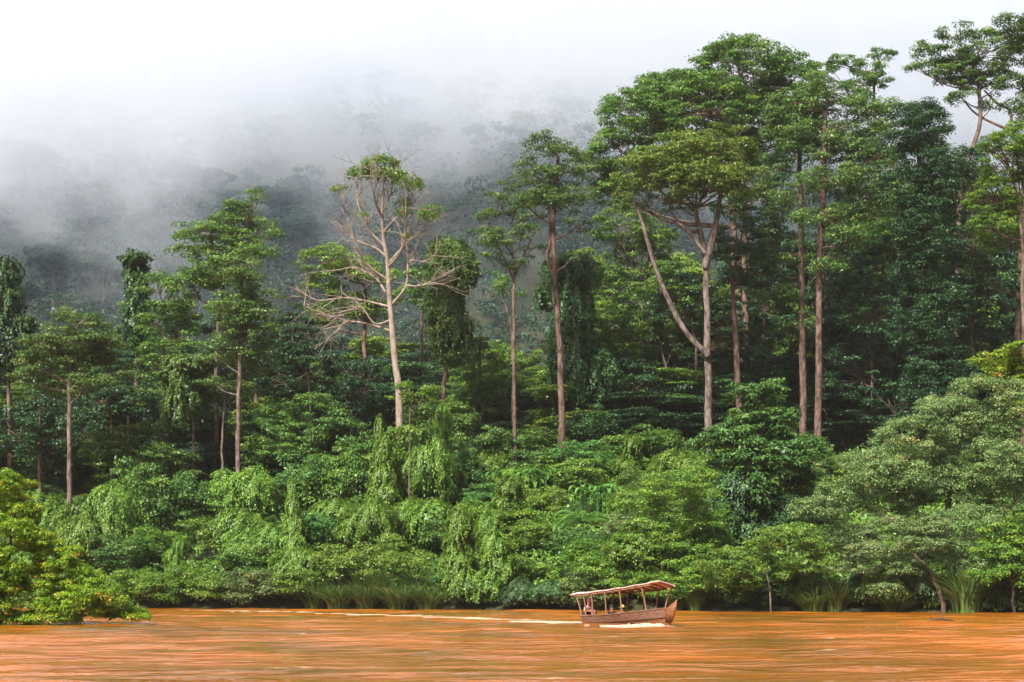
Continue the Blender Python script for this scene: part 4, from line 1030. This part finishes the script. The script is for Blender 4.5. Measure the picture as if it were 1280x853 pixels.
def passenger(u, v, seat, turn, label, torso_lean, shirt, headgear, knees=0.42):
    """local frame: x forward, z up, origin on the seat"""
    root = empty("person", (0, 0, 0))
    mw = np.array([[math.cos(-TH), -math.sin(-TH)], [math.sin(-TH), math.cos(-TH)]]) @ np.array([u, v])
    root.location = (boat.location[0] + mw[0], boat.location[1] + mw[1], boat.location[2] + seat)
    root.rotation_euler = (0, 0, -TH + turn)
    tag(root, label, "person", "people riding in the boat")
    tl = torso_lean
    hip = (0, 0, 0.09); ch = (0.02 + tl * 0.6, 0, 0.34); sh = (0.03 + tl, 0, 0.50); nk = (0.04 + tl * 1.1, 0, 0.57); h0 = (0.06 + tl * 1.15, 0, 0.64); h1 = (0.055 + tl * 1.2, 0, 0.74); h2 = (0.05 + tl * 1.2, 0, 0.80)
    chains = [[(hip, .13), (ch, .14), (sh, .10), (nk, .055), (h0, .075), (h1, .092), (h2, .06)], [(h0, .075), ((h0[0] + 0.10, 0, 0.675), .018)]]
    legs, arms, feet = [], [], []
    for sg in (-1, 1):
        hj = (0.05, sg * 0.10, 0.08); kn = (0.40, sg * 0.13, 0.08 + knees * 0.55); an = (0.50, sg * 0.13, kn[2] - 0.40); ft = (0.64, sg * 0.14, an[2] - 0.03)
        legs.append([(hip, .13), (hj, .085), (kn, .058), (an, .036), (ft, .030)])
        sj = (sh[0], sg * 0.17, 0.49); el = (sh[0] + 0.12, sg * 0.24, 0.24); wr = (sh[0] + 0.34, sg * 0.16, 0.24); pm = (wr[0] + 0.07, sg * 0.15, 0.235)
        arms.append([(sh, .10), (sj, .058), (el, .042), (wr, .027), (pm, .032)])
        for i, (dy, ln) in enumerate(((-0.027, .062), (-0.009, .074), (0.009, .070), (0.027, .056))):
            k1 = (pm[0] + 0.045, pm[1] + dy, pm[2] - 0.005); chains.append([(pm, .032), (k1, .010), (k1 := (k1[0] + ln * .5, k1[1], k1[2] - 0.012), .009), ((k1[0] + ln * .35, k1[1], k1[2] - 0.03), .008)])
        chains.append([(pm, .032), ((pm[0] + 0.015, pm[1] - sg * 0.042, pm[2] - 0.005), .011), ((pm[0] + 0.05, pm[1] - sg * 0.055, pm[2] - 0.02), .009)])
    skin_obj("body", chains + legs + arms, skin_m, root)
    skin_obj("shirt", [[((0, 0, 0.10), .145), (ch, .158), (sh, .118)]] + [[(sh, .118), (a[1][0], .075), (tuple((np.array(a[1][0]) * .45 + np.array(a[2][0]) * .55)), .062)] for a in arms], shirt, root)
    skin_obj("shorts", [[((0, 0, 0.07), .145), (l[1][0], .10), (tuple(np.array(l[1][0]) * .2 + np.array(l[2][0]) * .8), .078)] for l in legs], shorts_m, root)
    for sg in (-1, 1):
        m = MB(); tube(m, [(h1[0] + 0.075, sg * 0.032, 0.722), (h1[0] + 0.083, sg * 0.032, 0.722), (h1[0] + 0.090, sg * 0.032, 0.722)], [0.010, 0.014, 0.004], 6); m.build("eye", hair_m, root)
        m = MB(); tube(m, [(h1[0] - 0.005, sg * 0.075, 0.70), (h1[0] - 0.01, sg * 0.095, 0.715), (h1[0], sg * 0.088, 0.75)], [0.014, 0.020, 0.010], 6); m.build("ear", skin_m, root)
    m = MB(); tube(m, [(h0[0] + 0.066, y, 0.653) for y in (-0.03, 0, 0.03)], [0.006, 0.011, 0.006], 5); m.build("mouth", rough_mat("lips", (0.2, 0.05, 0.04), (0.26, 0.07, 0.05)), root)
    a = np.linspace(0, 2 * np.pi, 16, endpoint=False)
    def dome(name, mat_, rx, z0, z1, brim=None):
        m = MB(); rings = ([(rx + brim, z0 - 0.008), (rx + brim, z0)] if brim else [(rx, z0 - 0.03)]) + [(rx, z0), (rx * .96, z0 + (z1 - z0) * .45), (rx * .72, z0 + (z1 - z0) * .8), (0.004, z1)]
        v = np.concatenate([np.stack([h1[0] - 0.008 + q * np.cos(a), q * np.sin(a) * 0.92, np.full(16, z)], -1) for q, z in rings]); n = len(rings)
        i = (np.arange(n - 1) * 16)[:, None]; j = np.arange(16)[None, :]; k = (j + 1) % 16
        m.add(v, np.stack([i + j, i + k, i + 16 + k, i + 16 + j], -1).reshape(-1, 4))
        return m.build(name, mat_, root, True)
    if headgear == "cap":
        dome("cap", cap_m, 0.106, 0.75, 0.86)
    elif headgear == "straw":
        dome("straw_hat", straw, 0.104, 0.755, 0.87, 0.11)
    else:
        dome("hair", hair_m, 0.104, 0.73, 0.855)
    return root


passenger(-2.93, -0.18, 0.36, 0.25, "boatman in pale pink shirt, dark shorts and cap seated at the boat's stern", 0.10, shirt_pink, "cap")
passenger(-1.30, 0.02, 0.08, 0.1, "passenger in dark clothes slumped low amidships in the boat", -0.08, dark_cloth, "hair")
passenger(-0.52, -0.05, 0.06, -0.3, "passenger in straw hat sitting low in the boat ahead of the dark-clothed one", -0.05, rough_mat("shirt_brown", (0.16, 0.08, 0.05), (0.25, 0.14, 0.09), 12, rough=.9), "straw")
# a bundle on the boards
m_ = MB(); a = np.linspace(0, 2 * np.pi, 14, endpoint=False); rings = [(0.02, 0), (0.17, 0.02), (0.22, 0.16), (0.20, 0.34), (0.11, 0.46), (0.05, 0.50), (0.07, 0.56), (0.01, 0.58)]
v = np.concatenate([np.stack([q * np.cos(a) * (1 + .08 * np.sin(3 * a + z * 9)), q * np.sin(a) * (1 + .1 * np.sin(2 * a + z * 7)), np.full(14, z)], -1) for q, z in rings]); n = len(rings)
i = (np.arange(n - 1) * 14)[:, None]; j = np.arange(14)[None, :]; k = (j + 1) % 14
m_.add(v, np.stack([i + j, i + k, i + 14 + k, i + 14 + j], -1).reshape(-1, 4))
sack = m_.build("sack", rough_mat("sack_dark_blue", (0.008, 0.016, 0.024), (0.02, 0.04, 0.055), 8, rough=.8), None, True)
mw = np.array([[math.cos(-TH), -math.sin(-TH)], [math.sin(-TH), math.cos(-TH)]]) @ np.array([0.28, 0.1])
sack.location = (boat.location[0] + mw[0], 78 + mw[1], 0.11 + 0.02)
tag(sack, "dark tied sack standing on the boat's floorboards near the bow", "sack")

# wake: churned foam behind and beside the hull
foam = rough_mat("churned_foam", (0.26, 0.13, 0.06), (0.62, 0.48, 0.36), 7, (1, 1, 1), 0.6, 0.5)
mb = MB(); rw = np.random.default_rng(5)
trail = spline([P(826, 784, 75.3), P(800, 784.0, 76.6), P(765, 783.5, 78.3), P(728, 781.5, 80.5), P(690, 779, 85), P(640, 776.4, 92), P(540, 771.5, 107), P(440, 768, 121), P(330, 765, 137), P(230, 763.3, 148)], 40)
for i in range(len(trail)):
    c = trail[i].copy(); fr_ = i / len(trail); c[2] = 0
    gate = 0.5 + 0.5 * math.sin(i * 0.23) * math.sin(i * 0.071 + 1)
    for _ in range(int((4 if i < 110 else 9 if i < 125 else 7) * (1 - 0.5 * fr_) * (1.0 + 0.7 * gate))):
        q = c + np.array([rw.normal(0, 0.40), rw.normal(0, 0.42 + 1.3 * fr_ ** 1.5 if i > 125 else 0.38), 0])
        if i < 125: q = q + np.array([-0.42, -0.42, 0]) * 0.9
        w = rw.uniform(0.05, 0.22) * (1 + fr_ * 1.2); h = rw.uniform(0.008, 0.05) * (1 - 0.6 * fr_) * (2.6 if i < 10 else 1.6 if 110 < i < 160 else 1.0)
        a = np.linspace(0, 2 * np.pi, 7, endpoint=False) + rw.uniform(0, 1)
        rr = w * rw.uniform(0.7, 1.3, 7)
        r1 = np.stack([q[0] + rr * 1.7 * np.cos(a), q[1] + rr * np.sin(a), np.full(7, -0.03)], -1); r2 = np.stack([q[0] + rr * 1.1 * np.cos(a), q[1] + rr * .6 * np.sin(a), h * rw.uniform(.6, 1.1, 7) + 0.015], -1); r3 = np.tile([[q[0], q[1], h * 1.25 + 0.02]], (7, 1)) + r2 * 0
        j = np.arange(7); k = (j + 1) % 7
        mb.add(np.concatenate([r1, r2, r3]), np.concatenate([np.stack([j, k, k + 7, j + 7], -1), np.stack([j + 7, k + 7, k + 14, j + 14], -1)]))
tag(mb.build("wake_foam", foam, smooth=True), "white churned wake trailing behind the boat", "wake", kind="stuff")

# driftwood in the river at the right
m_ = MB(); q = P(1178, 776.5, 91.3); q[2] = 0
tube(m_, spline([q + np.array([-0.9, 0, -0.1]), q + np.array([-0.3, .1, 0.10]), q + np.array([0.4, 0, 0.06]), q + np.array([0.8, 0, -0.1])], 5), np.linspace(0.07, 0.05, 16), 7)
tube(m_, spline([q + np.array([0.05, .05, 0.05]), q + np.array([0.0, 0.05, 0.22]), q + np.array([0.12, 0.05, 0.36])], 4), np.linspace(0.04, 0.015, 9), 6)
tube(m_, spline([q + np.array([-0.45, .05, 0.05]), q + np.array([-0.6, 0.05, 0.16]), q + np.array([-0.62, 0.05, 0.28])], 4), np.linspace(0.035, 0.012, 9), 6)
tag(m_.build("driftwood", rough_mat("wet_dark_wood", (0.03, 0.02, 0.012), (0.08, 0.05, 0.03), 6), smooth=True), "dark forked piece of driftwood floating on the brown river", "driftwood")

# ------------------------------------------------------------------ air: haze and mist
def box(name, x0, x1, y0, y1, z0, z1, mat_):
    v = [(x, y, z) for z in (z0, z1) for y in (y0, y1) for x in (x0, x1)]
    m = MB(); m.add(v, [[0, 2, 3, 1], [4, 5, 7, 6], [0, 1, 5, 4], [2, 6, 7, 3], [0, 4, 6, 2], [1, 3, 7, 5]])
    return m.build(name, mat_)


m, nt, out = new_mat("thin_haze")
pv = nt.nodes.new("ShaderNodeVolumePrincipled"); pv.inputs["Color"].default_value = (0.93, 0.95, 1, 1); pv.inputs["Density"].default_value = 0.00006
nt.links.new(pv.outputs[0], out.inputs["Volume"])
tag(box("haze", -950, 950, -80, 1520, -5.2, 420, m), "thin pale haze in the humid air", "haze", kind="stuff")

m, nt, out = new_mat("hill_mist")
N, L = nt.nodes, nt.links
tc = N.new("ShaderNodeTexCoord"); sp = N.new("ShaderNodeSeparateXYZ"); L.new(tc.outputs["Object"], sp.inputs[0])
def math_(op, a, b_=None, c_=None):
    n_ = N.new("ShaderNodeMath"); n_.operation = op
    for i, x_ in enumerate((a, b_, c_)):
        if x_ is None: continue
        if isinstance(x_, (int, float)): n_.inputs[i].default_value = x_
        else: L.new(x_, n_.inputs[i])
    return n_.outputs[0]
def smooth(x_, lo, hi, a=0.0, b_=1.0):
    r = N.new("ShaderNodeMapRange"); r.interpolation_type = 'SMOOTHSTEP'; L.new(x_, r.inputs[0])
    for i, q in enumerate((lo, hi, a, b_)): r.inputs[1 + i].default_value = q
    return r.outputs[0]
nz = N.new("ShaderNodeTexNoise"); nz.inputs["Scale"].default_value = 0.019; nz.inputs["Detail"].default_value = 6; nz.inputs["Roughness"].default_value = 0.68
mp = N.new("ShaderNodeMapping"); mp.inputs["Scale"].default_value = (1, 0.8, 1.5); mp.inputs["Location"].default_value = (31, 0, 12); L.new(tc.outputs["Object"], mp.inputs[0]); L.new(mp.outputs[0], nz.inputs["Vector"])
# cloud base about 75 m, dipping at the left; broken up by the noise
zb = math_('ADD', sp.outputs[2], math_('MULTIPLY', math_('SUBTRACT', nz.outputs[0], 0.5), 150.0))
lft = smooth(sp.outputs[0], -130, -30, 20.0, 0.0)
zb = math_('ADD', zb, lft)
cloud = smooth(zb, 93, 128, 0, 1)
wisp = smooth(nz.outputs[0], 0.54, 0.70, 0, 1)
wisp = math_('MULTIPLY', wisp, smooth(sp.outputs[2], 38, 70, 0, 1))
top = smooth(sp.outputs[2], 150, 215, 1, 0)
yin = smooth(sp.outputs[1], 290, 370, 0, 1)
d_ = math_('ADD', math_('MULTIPLY', cloud, 0.016), math_('MULTIPLY', wisp, 0.014))
d_ = math_('MULTIPLY', d_, top)
d_ = math_('ADD', d_, 0.0009)
d_ = math_('MULTIPLY', d_, yin)
pv = N.new("ShaderNodeVolumePrincipled"); pv.inputs["Color"].default_value = (0.972, 0.982, 1, 1); pv.inputs["Anisotropy"].default_value = 0.5
cm = N.new("ShaderNodeMix"); cm.data_type = 'RGBA'; L.new(smooth(d_, 0.0008, 0.006, 0, 1), cm.inputs[0])
cm.inputs[6].default_value = (0.60, 0.76, 1.0, 1); cm.inputs[7].default_value = (0.93, 0.942, 0.975, 1); L.new(cm.outputs[2], pv.inputs["Color"])
L.new(d_, pv.inputs["Density"]); L.new(pv.outputs[0], out.inputs["Volume"])
tag(box("mist", -330, 330, 288, 640, 8, 255, m), "white cloud and mist drifting over the forested hillside", "mist", kind="stuff")

# ------------------------------------------------------------------ light, sky, camera
w = bpy.data.worlds.new("World"); SC.world = w; w.use_nodes = True
nt = w.node_tree; nt.nodes.clear(); N, L = nt.nodes, nt.links
EL, AZ = math.radians(45), math.radians(212)               # sun high behind the camera, a little to the left
sky = N.new("ShaderNodeTexSky"); sky.sky_type = 'NISHITA'; sky.sun_disc = False; sky.sun_elevation = EL; sky.sun_rotation = AZ; sky.air_density = 1.0; sky.dust_density = 4
bg1 = N.new("ShaderNodeBackground"); bg1.inputs[1].default_value = 0.05; L.new(sky.outputs[0], bg1.inputs[0])
tc = N.new("ShaderNodeTexCoord"); nz = N.new("ShaderNodeTexNoise"); nz.inputs["Scale"].default_value = 2.6; nz.inputs["Detail"].default_value = 5
mp = N.new("ShaderNodeMapping"); mp.inputs["Scale"].default_value = (1, 1, 2.5); L.new(tc.outputs["Generated"], mp.inputs[0]); L.new(mp.outputs[0], nz.inputs["Vector"])
rp = N.new("ShaderNodeValToRGB"); e = rp.color_ramp.elements; e[0].position = 0.35; e[0].color = (0.82, 0.835, 0.89, 1); e[1].position = 0.60; e[1].color = (0.94, 0.95, 1.0, 1)
L.new(nz.outputs[0], rp.inputs[0])
bg2 = N.new("ShaderNodeBackground"); bg2.inputs[1].default_value = 0.268; L.new(rp.outputs[0], bg2.inputs[0])
mx = N.new("ShaderNodeMixShader"); mx.inputs[0].default_value = 0.93; L.new(bg1.outputs[0], mx.inputs[1]); L.new(bg2.outputs[0], mx.inputs[2])
wo = N.new("ShaderNodeOutputWorld"); L.new(mx.outputs[0], wo.inputs[0])
sun = bpy.data.lights.new("sun", 'SUN'); sun.energy = 3.8; sun.angle = math.radians(7); sun.color = (1, 0.965, 0.91)
so = bpy.data.objects.new("sun", sun); COL.objects.link(so)
dirv = Vector((math.sin(AZ) * math.cos(EL), math.cos(AZ) * math.cos(EL), math.sin(EL)))
so.rotation_euler = dirv.to_track_quat('Z', 'Y').to_euler(); so.location = (0, 0, 60)
cam = bpy.data.cameras.new("camera"); co = bpy.data.objects.new("camera", cam); COL.objects.link(co)
co.location = (0, 0, CAMZ); co.rotation_euler = (math.pi / 2, 0, 0)
cam.sensor_width = 36; cam.lens = F / 1280 * 36; cam.shift_y = (HOR - 426.5) / 1280; cam.clip_start = 0.5; cam.clip_end = 4000
SC.camera = co
SC.view_settings.view_transform = 'Standard'; SC.view_settings.look = 'None'; SC.view_settings.gamma = 1; SC.view_settings.exposure = 1.68
SC.render.engine = 'CYCLES'
cy = SC.cycles
cy.max_bounces = 16; cy.diffuse_bounces = 3; cy.glossy_bounces = 2; cy.transmission_bounces = 3; cy.transparent_max_bounces = 12; cy.volume_bounces = 14
cy.use_denoising = True; cy.sample_clamp_indirect = 6; cy.volume_step_rate = 1.0; cy.volume_max_steps = 128
